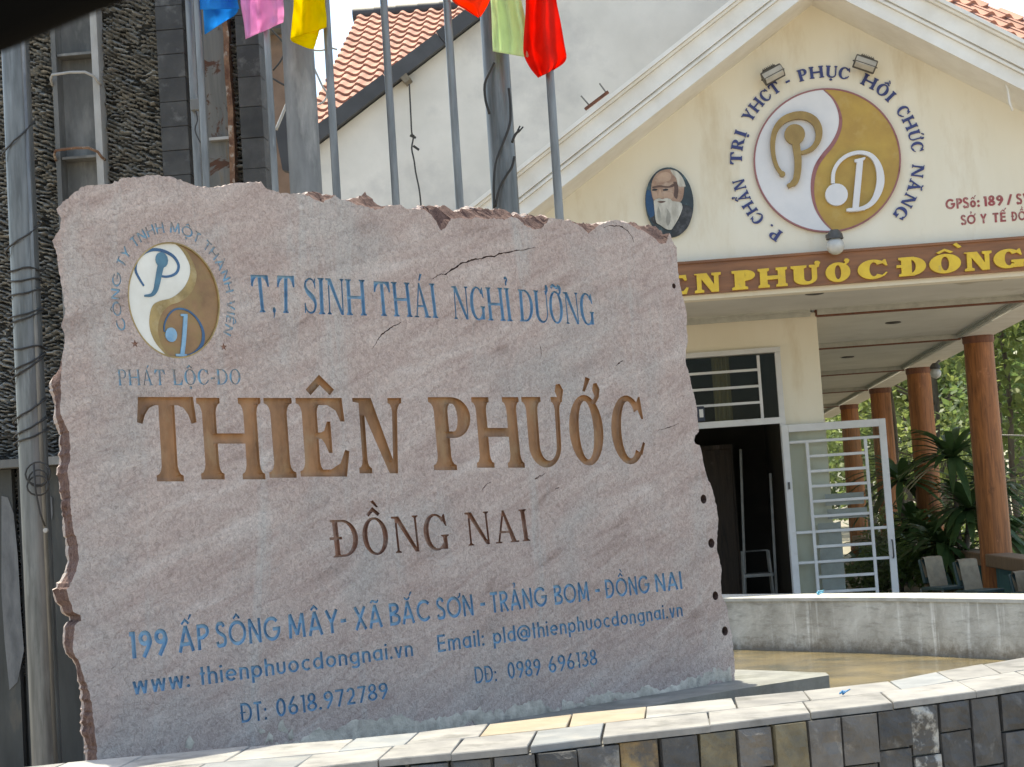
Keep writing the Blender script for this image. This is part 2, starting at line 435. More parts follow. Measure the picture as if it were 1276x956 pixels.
        if c == 'w': return S([(h, X), (.18, 0)])+S([(.18, 0), (.36, X)])+S([(.36, X), (.54, 0)])+S([(.54, 0), (.72-h, X)]), .72
        if c == 'o': return ring(.29, X/2, .29-h, X/2-h), .58
        if c == '@': return ring(.44, .4, .19, .2)+S([(.64, .6), (.62, .22)]+arcpts(.72, .26, .1, .1, 200, 330, 5)+arcpts(.44, .42, .42, .46, 20, 300, 18)), .9
        if c == '.': return [disc(t*.6, t*.6, t*.65, 8)], t*1.2
        if c == ':': return [disc(t*.6, t*.6, t*.65, 8), disc(t*.6, .55, t*.65, 8)], t*1.2
        if c == '-': return [rect(0, .4, .28, .4+t)], .28
        if c == '/': return S([(0, 0), (.25, 1)]), .28
        return [], .3

def marks(base, W, ms, t, serif, low):
    """diacritics as shapes above, below or beside a letter of width W"""
    o = []; top = .74 if low else 1.0; cx = W/2
    circ = '\u0302' in ms; brev = '\u0306' in ms
    y = top+.07
    if circ: o += stroke([(cx-.17, y), (cx, y+.16), (cx+.17, y)], t*.75); 
    if brev: o += stroke(arcpts(cx, y+.15, .15, .13, 190, 350), t*.7)
    second = circ or brev
    if '\u0301' in ms:
        x0, y0 = (cx+.13, y+.16) if second else (cx-.03, y)
        o += [[(x0, y0), (x0+.06, y0-.01), (x0+.2, y0+.18), (x0+.1, y0+.21)]]
    if '\u0300' in ms:
        x0, y0 = (cx+.02, y+.2) if second else (cx-.12, y)
        o += [[(x0+.10, y0), (x0+.15, y0+.02), (x0+.02, y0+.21), (x0-.07, y0+.17)]]
    if '\u0303' in ms:
        o += stroke(catmull([(cx-.2, y+.03), (cx-.1, y+.12), (cx+.03, y+.07), (cx+.15, y+.05), (cx+.22, y+.14)], 3), t*.7)
    if '\u0309' in ms:
        x0, y0 = (cx+.2, y+.12) if second else (cx, y)
        o += stroke(catmull([(x0-.08, y0+.2), (x0+.02, y0+.24), (x0+.07, y0+.17), (x0, y0+.1), (x0, y0)], 3), t*.6)
    if '\u0323' in ms: o += [disc(cx, -.17, t*.75, 10)]
    if '\u031b' in ms:
        xr = W-(.13 if base == 'O' else .04)
        if serif: o += [[(xr-.08, .90), (xr-.02, .86), (xr+.09, .98), (xr+.12, 1.10), (xr+.06, 1.19), (xr-.02, 1.18), (xr-.05, 1.08), (xr-.01, 1.0)]]
        else: o += stroke([(xr-.04, .9), (xr+.10, .98), (xr+.12, 1.12)], t*.8)
    return o
def layout(text, font, gap=.12, space=.34):
    """-> list of (char, polys, x0) with polys in cap-height units, and total width"""
    out = []; x = 0
    for ch in text:
        if ch == ' ': x += space; continue
        d = unicodedata.normalize('NFD', ch); b = d[0]; ms = d[1:]
        bar_ = b == 'Đ'
        polys, W = font.glyph('D' if bar_ else b)
        polys = list(polys)
        t = font.st if isinstance(font, Serif) else font.t
        if bar_: polys.append(rect(-.06, .47, .30, .47+max(.07, t*.5)))
        polys += marks(b, W, ms, min(t, .13), isinstance(font, Serif), b.islower())
        out.append((ch, polys, x)); x += W+gap
    return out, x-gap

def union(polys, extra=()):
    """union of overlapping polygons -> verts, triangles, boundary edges (directed)"""
    V = []; F = []
    for p in polys:
        b = len(V); V += [Vector((a, c)) for a, c in p]
        ar = sum(p[i-1][0]*p[i][1]-p[i][0]*p[i-1][1] for i in range(len(p)))
        ids = [b+i for i in range(len(p))]
        F.append(ids if ar > 0 else ids[::-1])
    V += [Vector(e) for e in extra]
    r = delaunay_2d_cdt(V, [], F, 1, 1e-5, True)
    vs, fs, of = r[0], r[2], r[5]
    tris = [f for f, o in zip(fs, of) if len(o)]
    cnt = {}
    for f in tris:
        for i in range(len(f)):
            a, b = f[i], f[(i+1) % len(f)]; cnt[(a, b)] = 1
    be = [(a, b) for (a, b) in cnt if (b, a) not in cnt]
    used = sorted({i for f in tris for i in f}); mp = {k: i for i, k in enumerate(used)}
    return [vs[k] for k in used], [[mp[i] for i in f] for f in tris], [(mp[a], mp[b]) for a, b in be]
def refill(vs, be, extra):
    """triangulate a finished outline afresh, with inner points"""
    bs = sorted({i for e in be for i in e}); mp = {k: i for i, k in enumerate(bs)}
    V = [Vector(vs[k]) for k in bs]; E = [(mp[a], mp[b]) for a, b in be]; nb_ = len(V)
    segs = [(V[a], V[b]) for a, b in E]
    def inside(x, y):
        c = False
        for a, b in segs:
            if (a.y > y) != (b.y > y) and x < (b.x-a.x)*(y-a.y)/(b.y-a.y)+a.x: c = not c
        return c
    V += [Vector(p) for p in extra if inside(*p)]
    r = delaunay_2d_cdt(V, E, [], 0, 1e-6, True); tr = []
    for f in r[2]:
        c = (r[0][f[0]]+r[0][f[1]]+r[0][f[2]])/3
        if inside(c.x, c.y): tr.append(list(f))
    cnt = {(f[i], f[(i+1) % 3]) for f in tr for i in range(3)}
    return list(r[0]), tr, [(a, b) for a, b in cnt if (b, a) not in cnt]
def raised(polys, fmap, nrm, depth, mb=None, mi=0):
    """letter standing proud: polys through fmap(x,y)->3D, thickness depth along nrm"""
    vs, ts, be = union(polys); mb = mb or MB(); n = len(vs)
    P = [fmap(v.x, v.y) for v in vs]; nrm = Vector(nrm)
    mb.add([p+nrm*depth for p in P]+P, [list(t) for t in ts]+[[b, a, n+a, n+b] for a, b in be], mi)
    return mb
def quadmap(tl, tr, bl, br_, conv):
    """unit box -> pixel quad -> plane point"""
    A = conv(*bl); B = conv(*br_); C = conv(*tl); D = conv(*tr)
    return lambda x, y: A*(1-x)*(1-y)+B*x*(1-y)+C*(1-x)*y+D*x*y
# ================================================================== THE ENGRAVED STONE
SA = R_(41.9)
SO = Vector((-2.16, 7.0, 0)); SU = Vector((math.sin(SA), math.cos(SA), 0)); SN = Vector((math.cos(SA), -math.sin(SA), 0)); SZ = Vector((0, 0, 1))
def suv(px, py):
    p = on_pl(px, py, SO, SN); return ((p-SO).dot(SU), p.z)
def srel(u, z): return .006*fbm(u, z, 3.1, .9, 2)+.0016*fbm(u, z, 9.0, 7, 2)
def spos(u, z, off=0.0): return SO + SU*u + SZ*z + SN*(off+srel(u, z))
def s3(px, py): u, z = suv(px, py); return Vector((u, z, 0))

def stone_material(name, chip=False):
    mt, nt, b = newmat(name)
    v = geopos(nt)
    vs = coords(nt, (1, 1, 1), (0, R_(-32), 0)); 
    mp = nd(nt, 'ShaderNodeMapping'); mp.inputs['Scale'].default_value = (.8, .8, 4.5)
    tc = nd(nt, 'ShaderNodeTexCoord'); r = nd(nt, 'ShaderNodeMapping'); r.inputs['Rotation'].default_value = (0, R_(30), 0)
    lk(nt, tc.outputs['Object'], r.inputs[0]); lk(nt, r.outputs[0], mp.inputs[0])
    streak = ntex(nt, mp.outputs[0], 2.6, 7, .62, .6)
    cloud = ntex(nt, v, 1.6, 5, .6, .3)
    fine = ntex(nt, v, 55, 6, .7, 1.2)
    speck = ntex(nt, v, 190, 3, .6)
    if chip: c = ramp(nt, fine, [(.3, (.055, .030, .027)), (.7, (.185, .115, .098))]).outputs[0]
    else:
        c = ramp(nt, streak, [(.28, (.300, .225, .198)), (.42, (.420, .330, .298)), (.56, (.460, .375, .340)), (.72, (.545, .470, .435))]).outputs[0]
        c = mixc(nt, ramp(nt, cloud, [(.48, 0.0), (.72, .75)]).outputs[0], c, (.37, .355, .34))
        mp2 = nd(nt, 'ShaderNodeMapping'); mp2.inputs['Scale'].default_value = (1.0, 1.0, 7.0); lk(nt, r.outputs[0], mp2.inputs[0])
        vein = ntex(nt, mp2.outputs[0], 3.4, 8, .7, 1.4)
        c = mixc(nt, ramp(nt, vein, [(.60, 0.0), (.70, .55)]).outputs[0], c, (.25, .185, .175))
        c = mixc(nt, ramp(nt, vein, [(.30, .5), (.40, 0.0)]).outputs[0], c, (.56, .49, .45))
        mpv = nd(nt, 'ShaderNodeMapping'); mpv.inputs['Scale'].default_value = (2.2, 2.2, .35); lk(nt, tc.outputs['Object'], mpv.inputs[0])
        pale = ntex(nt, mpv.outputs[0], 1.3, 5, .7, .8)
        c = mixc(nt, ramp(nt, pale, [(.55, 0.0), (.70, .6)]).outputs[0], c, (.46, .45, .43))
        c = mixc(nt, .50, c, ramp(nt, fine, [(.32, (.36, .33, .32)), (.48, (.95, .95, .95)), (.66, (1.5, 1.49, 1.49))]).outputs[0], 'MULTIPLY')
        c = mixc(nt, .18, c, ramp(nt, speck, [(.33, .45), (.5, 1.0), (.66, 1.4)]).outputs[0], 'MULTIPLY')
    lk(nt, c, b.inputs['Base Color']); b.inputs['Roughness'].default_value = .85; b.inputs['Specular IOR Level'].default_value = .25
    h = mixc(nt, .3, fine, streak); bump(nt, b, h, .8, .012)
    return mt
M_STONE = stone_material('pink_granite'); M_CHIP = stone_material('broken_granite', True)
M_BROWN = mat('brown_letter_paint', (.37, .19, .088), (.19, .095, .042), 9, .55, .3, 60, .004, stretch=(1, 1, .5), dirt=(.33, .21, .11), dscale=14, dlo=.5, dhi=.75)
M_RED = mat('red_brown_letter_paint', (.30, .150, .10), (.16, .075, .05), 12, .6, .3, 60, .004, dirt=(.32, .24, .20), dscale=18, dlo=.48, dhi=.7)
M_BLUE = mat('blue_letter_paint', (.24, .42, .58), (.13, .27, .43), 16, .55, .3, 60, .004, dirt=(.24, .34, .42), dscale=30, dlo=.52, dhi=.72)
M_BLUEW = mat('faded_blue_letter_paint', (.22, .43, .58), (.14, .29, .42), 20, .6, .3, 60, .004, dirt=(.27, .26, .26), dscale=34, dlo=.42, dhi=.6)
M_GOLD = mat('tarnished_gold_paint', (.38, .27, .105), (.22, .15, .05), 10, .45, .3, 40, .003, dirt=(.42, .33, .18), dscale=12)
M_CREAMP = mat('cream_white_paint', (.72, .71, .66), (.60, .58, .52), 5, .5, .15, 40, .002)
M_BRONZE = mat('brown_gold_paint', (.30, .17, .075), (.19, .105, .045), 7, .5, .3, 30, .003, dirt=(.25, .17, .06), dscale=8)
M_TEAL = mat('teal_blue_paint', (.10, .24, .33), (.05, .13, .2), 8, .5, .2, 40, .003)
M_NAVY = mat('dark_blue_paint', (.04, .12, .24), (.025, .07, .16), 10, .5, .2, 40, .003)
M_MORTAR = mat('pale_mortar', (.58, .53, .45), (.38, .34, .29), 14, .9, .8, 45, .01, detail=7, dirt=(.24, .22, .2), dscale=9, dlo=.55, dhi=.7)

# outline of the flat face, then of the rough silhouette where the edge is broken away  (pixels of the photograph, on the stone's own plane)
OUTL = [((70.3, 259.5), 0), ((80, 251), 0), ((90, 243), 0), ((101, 232), 0), ((118, 231), 0), ((135, 229.5), 0), ((146, 225), 0), ((154, 221), 0), ((166, 220.5), 0), ((179, 219.4), 0), ((196, 218), 0), ((213.6, 219.5), 0), ((222, 223), 0),
    ((229, 226), 0), ((245, 232.5), 0), ((262, 233), 0), ((276, 233), 0), ((287, 229), 0), ((298, 227.5), 0), ((312, 227), 0), ((325, 227.5), 0), ((333, 236), 0), ((347, 239), 0), ((361, 241.5), 0), ((374, 242), 0), ((385, 243.5), 0),
    ((393, 250), (392, 240)), ((402, 251.5), (400, 238.5)), ((411, 248), (409, 241)), ((418, 243), (417, 241)), ((424, 249.5), 0), ((434, 250), 0), ((443, 255), (441, 246)), ((455, 257), (455, 244)), ((467, 262), (465, 245)), ((478, 260), (473, 249)), ((482, 257), (481, 256)), ((490, 256), 0), ((499, 255), 0), ((507, 260), 0),
    ((516, 260), 0), ((527, 261), (527, 260)), ((535, 266), (534, 257)), ((543, 276), (539, 254.5)), ((550, 288), (544, 256)), ((558, 279), (550, 257)), ((562, 273), (556, 256)), ((572, 272), (567, 259)), ((583, 273.5), (576, 262)), ((594, 271.5), (585, 259)), ((605, 273), (596, 257)), ((616, 272), (607, 258)), ((628, 274), (618, 261)), ((637, 271), (629, 261)),
    ((646, 273), (638, 263)), ((655, 281), (647, 267.5)), ((664, 285.5), (655, 266)), ((674, 285), (664, 265)), ((681, 279), (673, 266)), ((684, 272), (682, 270.5)), ((697, 273), 0), ((710, 274.5), 0), ((718, 279), (717, 274)), ((726, 284), (724, 274)), ((734, 291), (731, 276)), ((741, 285), (738, 278)), ((747, 280), (746, 278)),
    ((758, 276), 0), ((769, 274.5), 0), ((778, 277), 0), ((786, 281), (786, 279)), ((796, 286), (794, 278)), ((806, 291), (803, 278)), ((815, 297), (811, 280)), ((823, 304), (819, 282)), ((830, 303), (826, 284)), ((832.5, 294), (831, 285.5)), ((834, 290), 0), ((838, 300), 0),
    ((843, 308), 0), ((844, 325), 0), ((845, 340), 0), ((847, 357), 0), ((851, 371), 0), ((854, 382), 0), ((856, 393), 0), ((855, 407), 0), ((857, 425), 0), ((854, 438), 0), ((854, 450), 0), ((859, 468), 0), ((865, 493), 0), ((868, 506), 0), ((869.5, 521), 0), ((871, 538), 0), ((867, 542), 0), ((865, 547), 0), ((867, 553), 0), ((872, 555), 0),
    ((874, 562), 0), ((877, 578), 0), ((881, 593), 0), ((886, 605), 0), ((889.5, 617), 0), ((893, 630), 0), ((895, 644), 0), ((894, 665), 0), ((893, 685), 0), ((897, 697), 0), ((899, 712), 0), ((898, 724), 0), ((900, 742), 0), ((906, 755), 0), ((909, 778), 0), ((912, 792), 0), ((914, 808), 0), ((915.5, 822), 0), ((915.5, 850), 0), ((916, 868), 0),
    ((800, 885), 0), ((650, 908), 0), ((500, 932), 0), ((350, 956), 0), ((200, 978), 0), ((121, 988), 0),
    ((120, 945), 0), ((119.5, 930), 0), ((119.5, 916), 0), ((116, 893), 0), ((114, 875), 0), ((109, 855), 0), ((103, 838), 0), ((97, 822), 0), ((90, 808), 0), ((92, 790), 0), ((94, 778), 0), ((101, 773), 0), ((100, 766), 0), ((92, 762), 0), ((87, 748), 0), ((83, 735), 0), ((89, 724), 0), ((95, 712), 0), ((98, 697), 0), ((97, 680), 0), ((92, 662), 0), ((89, 643), 0),
    ((88, 628), 0), ((86, 605), 0), ((85, 588), 0), ((87, 575), 0), ((88, 560), 0), ((87, 541), 0), ((81, 528), 0), ((77, 518), 0), ((75, 502), 0), ((75, 485), 0), ((76, 464), 0), ((77.5, 443), 0), ((80, 430), 0), ((81, 419), 0), ((77, 406), 0), ((81, 385), 0), ((79, 370), 0), ((77, 353), 0), ((73, 338), 0), ((71.6, 323), 0), ((68, 311), 0), ((66, 300), 0), ((70, 292), 0), ((75, 285), 0), ((75, 272), 0)]
fro = []; sil = []
for i, (a, s_) in enumerate(OUTL):
    b, t_ = OUTL[(i+1) % len(OUTL)]
    A = Vector(suv(*a)); B = Vector(suv(*b)); A2 = Vector(suv(*(s_ or a))); B2 = Vector(suv(*(t_ or b)))
    n = max(1, int((B-A).length/.011))
    for k in range(n):
        t = k/n; P = A.lerp(B, t); Q = A2.lerp(B2, t)
        j = (Vector((fbm(P.x, P.y, 1, 22, 3), fbm(P.x, P.y, 7, 22, 3)))*.009+Vector((fbm(P.x, P.y, 2, 75, 2), fbm(P.x, P.y, 6, 75, 2)))*.008)*min(1, (1 if P.y > .62 else 0))
        fro.append(P+j); sil.append(Q+j*1.3)

carv = []      # dict(polys in uv, mat, depth, name)
def word(text, font, TL, TR, BL, BR, mt, depth, name='carved_letter', gap=.12, rnd=0, space=.34):
    lay, Wt = layout(text, font, gap, space)
    q = quadmap(TL, TR, BL, BR, s3)
    for ch, polys, x0 in lay:
        pp = []
        for p in polys:
            z = [q((x0+x)/Wt, y) for x, y in p]; pp.append([(v.x, v.y) for v in z])
        carv.append(dict(polys=pp, mat=mt, depth=depth, name=name, rnd=rnd))
BIG = Serif(st=.215, ha=.09, sf=.075, sh=.085, br=.10)
def big(ch, xt0, xt1, yt, xb0, xb1, yb):
    polys, W = layout(ch, BIG)[0][0][1], layout(ch, BIG)[1]
    q = quadmap((xt0, yt), (xt1, yt), (xb0, yb), (xb1, yb), s3)
    carv.append(dict(polys=[[(q(x/W, y).x, q(x/W, y).y) for x, y in p] for p in polys], mat=M_BROWN, depth=.020, name='carved_letter', rnd=.009))
for a in [('T', 169, 243, 494.8, 175, 249, 600), ('H', 244, 324, 495.8, 251, 331, 597.5), ('I', 328, 363, 496, 336, 370, 595.5), ('Ê', 368, 430, 496, 375, 437, 594),
          ('N', 437, 500, 496, 445, 501, 590), ('P', 533, 584, 495, 541, 591, 586), ('H', 587, 645.5, 495, 594.5, 654, 583), ('Ư', 649, 697, 494.8, 656, 702, 581.5),
          ('Ớ', 706, 748, 493.5, 712, 755, 579), ('C', 759, 800, 494, 764, 807, 577.5)]: big(*a)
TT = Serif(st=.16, ha=.06, sf=.06, sh=.045, br=.04)
word('T,T', TT, (311, 342.5), (367, 344), (317, 389), (366, 390.5), M_BLUE, .016, gap=.1)
word('SINH', TT, (377, 345.5), (454, 349), (379, 391), (457, 393.5), M_BLUE, .016, gap=.06)
word('THÁI', TT, (464.5, 350.5), (541, 353.5), (468, 393.5), (546, 396.5), M_BLUE, .016, gap=.08)
word('NGHỈ', TT, (562, 356.5), (634, 359), (565, 397.5), (639, 400.5), M_BLUE, .016, gap=.08)
word('DƯỠNG', TT, (645, 360.5), (738, 366), (648, 400.5), (742, 405.5), M_BLUE, .016, gap=.07)
DN = Serif(st=.15, ha=.065, sf=.06, sh=.045, br=.04)
word('ĐỒNG', DN, (411, 648.5), (557, 640), (416, 695), (562, 684.5), M_RED, .016, gap=.13)
word('NAI', DN, (578, 639), (655, 634.5), (582, 680.5), (661, 674), M_RED, .016, gap=.12)
PL = Serif(st=.15, ha=.06, sf=.05, sh=.045, br=.03)
word('PHÁT', PL, (146, 460.5), (205, 460.5), (148, 480.5), (206, 480), M_BLUEW, .005, gap=.12)
word('LỘC-DO', PL, (214, 460.5), (299, 460), (216, 480), (300, 479), M_BLUEW, .005, gap=.12)
SB = Sans(.15); SR = Sans(.135)
def top1(x): return 788-(x-158)*.1103
def bas1(x): return 821-(x-162)*.127
for tx, x0, x1 in [('199', 159, 207), ('ẤP', 220, 259), ('SÔNG', 268, 348), ('MÂY-', 358, 430), ('XÃ', 440, 475), ('BẮC', 484, 535), ('SƠN', 543, 588), ('-', 597, 603), ('TRẢNG', 610, 680), ('BOM', 689, 732), ('-', 740, 746), ('ĐỒNG', 753, 808), ('NAI', 815, 848)]:
    word(tx, Sans(.17) if tx == '199' else SB, (x0, top1(x0)), (x1, top1(x1)), (x0+2.5, bas1(x0)), (x1+2.5, bas1(x1)), M_BLUE, .011, gap=.13 if len(tx) > 1 else 0)
def row2(tx, x0, x1, b0, b1, h0, h1):
    word(tx, SR, (x0, b0-h0), (x1, b1-h1), (x0+2, b0), (x1+2, b1), M_BLUE, .011, gap=.13)
row2('www:', 164, 235, 866, 856, 23.5, 22); row2('thienphuocdongnai.vn', 248, 513, 854, 817.5, 22.5, 20)
row2('Email:', 544, 602, 813, 804.5, 21.5, 20.5); row2('pld@thienphuocdongnai.vn', 613, 849, 803, 768, 20, 17.5)
row2('ĐT:', 299, 331, 901, 897, 24.5, 24); row2('0618.972789', 343, 482, 894, 870, 23, 20)
row2('DĐ:', 590.5, 617, 852, 849, 21, 20.5); row2('0989', 631, 672, 846.5, 841, 21, 20.5); row2('696138', 682, 742, 839, 828.5, 20.5, 19)

# the emblem: measured on the plane, then everything in unit-circle coordinates
eL, eR, eT, eB = suv(159.5, 374), suv(273.5, 372), suv(211, 301.5), suv(222, 446.5)
EC = ((eL[0]+eR[0])/2, (eT[1]+eB[1])/2); ERX = (eR[0]-eL[0])/2; ERY = (eT[1]-eB[1])/2
def em(x, y): return (EC[0]+x*ERX, EC[1]+y*ERY)
NC = 64
def circ(r, a0=0, a1=360, n=NC): return [(r*math.cos(R_(a0+(a1-a0)*i/n)), r*math.sin(R_(a0+(a1-a0)*i/n))) for i in range(n+1)]
carv.append(dict(polys=[[em(*p) for p in circ(1.0)[:-1]]], mat=None, depth=.006, name='emblem', rnd=0))
def ring_text(txt, r, a0, a1, h, font, fn, stretch=1.0):
    """letters round a circle from angle a0 clockwise to a1; fn(x,y)->target"""
    lay, Wt = layout(txt, font, .14, .38); out = []
    for ch, polys, x0 in lay:
        xs = [x for p in polys for x, y in p]; mid = (min(xs)+max(xs))/2
        ang = R_(a0+(a1-a0)*(x0+mid)/Wt)
        sc = abs(R_(a1-a0))*(r+h*.5)/Wt/h
        c, s = math.cos(ang), math.sin(ang); pp = []
        for p in polys:
            pp.append([fn((r+y*h)*c+(x-mid)*h*sc*s, (r+y*h)*s-(x-mid)*h*sc*c) for x, y in p])
        out.append((ch, pp))
    return out
for ch, pp in ring_text('CÔNG TY TNHH MỘT THÀNH VIÊN', 1.16, 206, -27, .185, Sans(.14), em):
    carv.append(dict(polys=pp, mat=M_BLUEW, depth=.004, name='carved_letter', rnd=0))
for sx, sy in ((-.90, -.77), (1.03, -.79)):
    st = [(sx+(.085 if k % 2 == 0 else .032)*math.cos(R_(90+36*k)), sy+(.075 if k % 2 == 0 else .028)*math.sin(R_(90+36*k))) for k in range(10)]
    carv.append(dict(polys=[[em(*p) for p in st]], mat=M_RED, depth=.005, name='carved_star', rnd=0))
# cracks in the face
def crack(pts, ws):
    P = [suv(*p) for p in pts]; Q = catmull(P, 7); n = len(Q)
    Q = [(a+.006*fbm(a, b, 2, 18)+.005*fbm(a, b, 3, 70), b+.010*fbm(a, b, 5, 18)+.008*fbm(a, b, 8, 70)) for a, b in Q]
    carv.append(dict(polys=stroke(Q, [ws*(.3+.7*math.sin(math.pi*(i+.5)/n))*(.35+.9*random.random()) for i in range(n)]), mat='self', depth=.016, name='', rnd=0))
crack([(538, 348), (548, 342), (557, 340), (572, 331), (585, 325), (600, 322), (622, 317), (640, 313), (668, 309)], .0095)
crack([(499, 402), (488, 408), (479, 414), (470, 424), (464, 435)], .006)
crack([(752, 283), (768, 281), (778, 285), (786, 293), (790, 302)], .006)
crack([(666, 597), (672, 594), (679, 590)], .007); crack([(690, 611), (697, 607)], .006)
crack([(768, 456), (772, 452), (776, 450)], .007); crack([(820, 537), (834, 532), (846, 528)], .004)
crack([(672, 429), (674, 440), (673, 448)], .004); crack([(600, 612), (606, 604), (612, 600)], .004)
# drilled holes that go right through at the right edge
HOLES = [(877, 622, 6.0), (886.5, 677, 6.2), (891.5, 742.5, 5.8), (903.5, 786.5, 6.0), (839.5, 356.5, 3.6)]

front = list(fro)[::-1]; silh = list(sil)[::-1]      # counter-clockwise
gv = [Vector((p.x, p.y)) for p in front]; ge = []; gk = []
nF = len(front)
for i in range(nF): ge.append((i, (i+1) % nF)); gk.append('o')
for c in carv:
    extra = []
    if c['rnd']:
        us = [p[0] for q in c['polys'] for p in q]; zs = [p[1] for q in c['polys'] for p in q]
        st_ = .011; u_ = min(us)
        while u_ < max(us):
            z_ = min(zs)
            while z_ < max(zs):
                extra.append((u_+random.uniform(-.002, .002), z_+random.uniform(-.002, .002))); z_ += st_
            u_ += st_
    c['U'] = union(c['polys'])
    if c['rnd']: c['U'] = refill(c['U'][0], c['U'][2], extra)
    vs, ts, be = c['U']; bset = sorted({i for e in be for i in e}); b0 = len(gv); mp = {k: b0+i for i, k in enumerate(bset)}
    gv += [Vector(vs[k]) for k in bset]; ge += [(mp[a], mp[b]) for a, b in be]; gk += ['g']*len(be)
hl = []
for hx, hy, hr in HOLES:
    a = suv(hx, hy); rr = hr/2220*((SO+SU*a[0]).y)*.95
    pts = [(a[0]+rr*math.cos(2*math.pi*k/16), a[1]+rr*math.sin(2*math.pi*k/16)) for k in range(16)]
    b0 = len(gv); gv += [Vector(p) for p in pts]; ge += [(b0+k, b0+(k+1) % 16) for k in range(16)]; gk += ['h']*16; hl.append(pts)
umin = min(p.x for p in front); umax = max(p.x for p in front); zmax = max(p.y for p in front); zmin = min(p.y for p in front)
g = umin
while g < umax:
    z_ = zmin
    while z_ < zmax: gv.append(Vector((g+random.uniform(-.01, .01), z_+random.uniform(-.01, .01)))); z_ += .06
    g += .06
rv, re, rf, ov, oe, of = delaunay_2d_cdt(gv, ge, [], 0, 1e-6, True)
import numpy as np
cen = np.array([[(rv[f[0]].x+rv[f[1]].x+rv[f[2]].x)/3, (rv[f[0]].y+rv[f[1]].y+rv[f[2]].y)/3] for f in rf])
def parity(kind):
    E = np.array([[gv[a].x, gv[a].y, gv[b_].x, gv[b_].y] for (a, b_), k in zip(ge, gk) if k == kind])
    out = np.zeros(len(cen), bool)
    for s0 in range(0, len(cen), 800):
        x = cen[s0:s0+800, 0:1]; y = cen[s0:s0+800, 1:2]
        hit = ((E[:, 1] > y) != (E[:, 3] > y))
        with np.errstate(divide='ignore', invalid='ignore'):
            xi = (E[:, 2]-E[:, 0])*(y-E[:, 1])/(E[:, 3]-E[:, 1])+E[:, 0]
        out[s0:s0+800] = ((hit & (x < xi)).sum(1) % 2).astype(bool)
    return out
po, pgl, ph_ = parity('o'), parity('g'), parity('h')
state = {i: (int(po[i]), int(pgl[i]), int(ph_[i])) for i in range(len(rf))}
keep = [rf[i] for i in range(len(rf)) if state[i] == (1, 0, 0)]
stone = thing('engraved_stone', (SO+SU*2.0)+Vector((0, 0, .58)), 'huge rough-edged pink granite slab carved with blue and brown lettering, standing on a low plinth', 'stone sign')
sb = MB()
sb.add([spos(v.x, v.y) for v in rv], [list(t) for t in keep], 0)
TH = .13; K = 7
rings = []
for k in range(K+1):
    t = k/K; row = []
    for i in range(nF):
        F_ = front[i]; S_ = silh[i]; sm = min(1, t*2.6); sm = sm*sm*(3-2*sm)
        P = F_.lerp(S_, sm)
        c_ = Vector(((umin+umax)/2, (zmin+zmax)/2)); inw = (c_-P).normalized()
        broken = (F_-S_).length > .005
        amp = (.030 if broken else .011)*(min(1, t*4))
        P = P + Vector((fbm(P.x, P.y, t*5, 17, 4), fbm(P.x, P.y, t*5+9, 17, 4)))*amp*1.6
        if P.x < .30 and P.y > .6:
            up_k = max(0, min(1, (P.y-2.22)/.12)); P = P + Vector((1, -.15))*t*(.11*up_k+(1-up_k)*(.005+.07*max(0, fbm(P.x, P.y, 4, 4, 2)+.15))) if P.x < .12 or up_k > 0 else P
        row.append(spos(P.x, P.y, -TH*t) if k else spos(F_.x, F_.y))
    rings.append(row)
b = len(sb.v)
for row in rings: sb.v += row
for k in range(K):
    for i in range(nF):
        j = (i+1) % nF
        d = (front[i]-silh[i]).length+(front[j]-silh[j]).length
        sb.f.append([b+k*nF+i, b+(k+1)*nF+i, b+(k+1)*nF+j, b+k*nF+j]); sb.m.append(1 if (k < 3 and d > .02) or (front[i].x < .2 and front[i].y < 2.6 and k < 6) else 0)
# back face (with the drilled holes)
bv = []; be_ = []
P2 = [(spos(0, 0), 0)]
back = [((p-SO).dot(SU), p.z) for p in rings[K]]
bv = [Vector(p) for p in back]; be_ = [(i, (i+1) % nF) for i in range(nF)]; bf_ = [list(range(nF))]
for pts in hl:
    b0 = len(bv); bv += [Vector(p) for p in pts]; be_ += [(b0+k, b0+(k+1) % 16) for k in range(16)]; bf_.append([b0+k for k in range(16)])
r = delaunay_2d_cdt(bv, [], bf_, 1, 1e-6, True)
sb.add([spos(v.x, v.y, -TH) for v in r[0]], [list(f)[::-1] for f, o in zip(r[2], r[5]) if list(o) == [0]], 0)
for pts in hl:
    n = len(pts); sb.add([spos(*p) for p in pts]+[spos(*p, -TH) for p in pts], [[i, n+i, n+(i+1) % n, (i+1) % n][::-1] for i in range(n)], 1)
for c in carv:                                         # cracks belong to the block
    if c['mat'] == 'self':
        vs, ts, be = c['U']; n = len(vs)
        sb.add([spos(v.x, v.y, -c['depth']) for v in vs]+[spos(v.x, v.y) for v in vs], [list(t) for t in ts]+[[n+a, n+b_, b_, a][::-1] for a, b_ in be], 1)
sb.build('stone_block', [M_STONE, M_CHIP], stone, fix=False, auto=None)
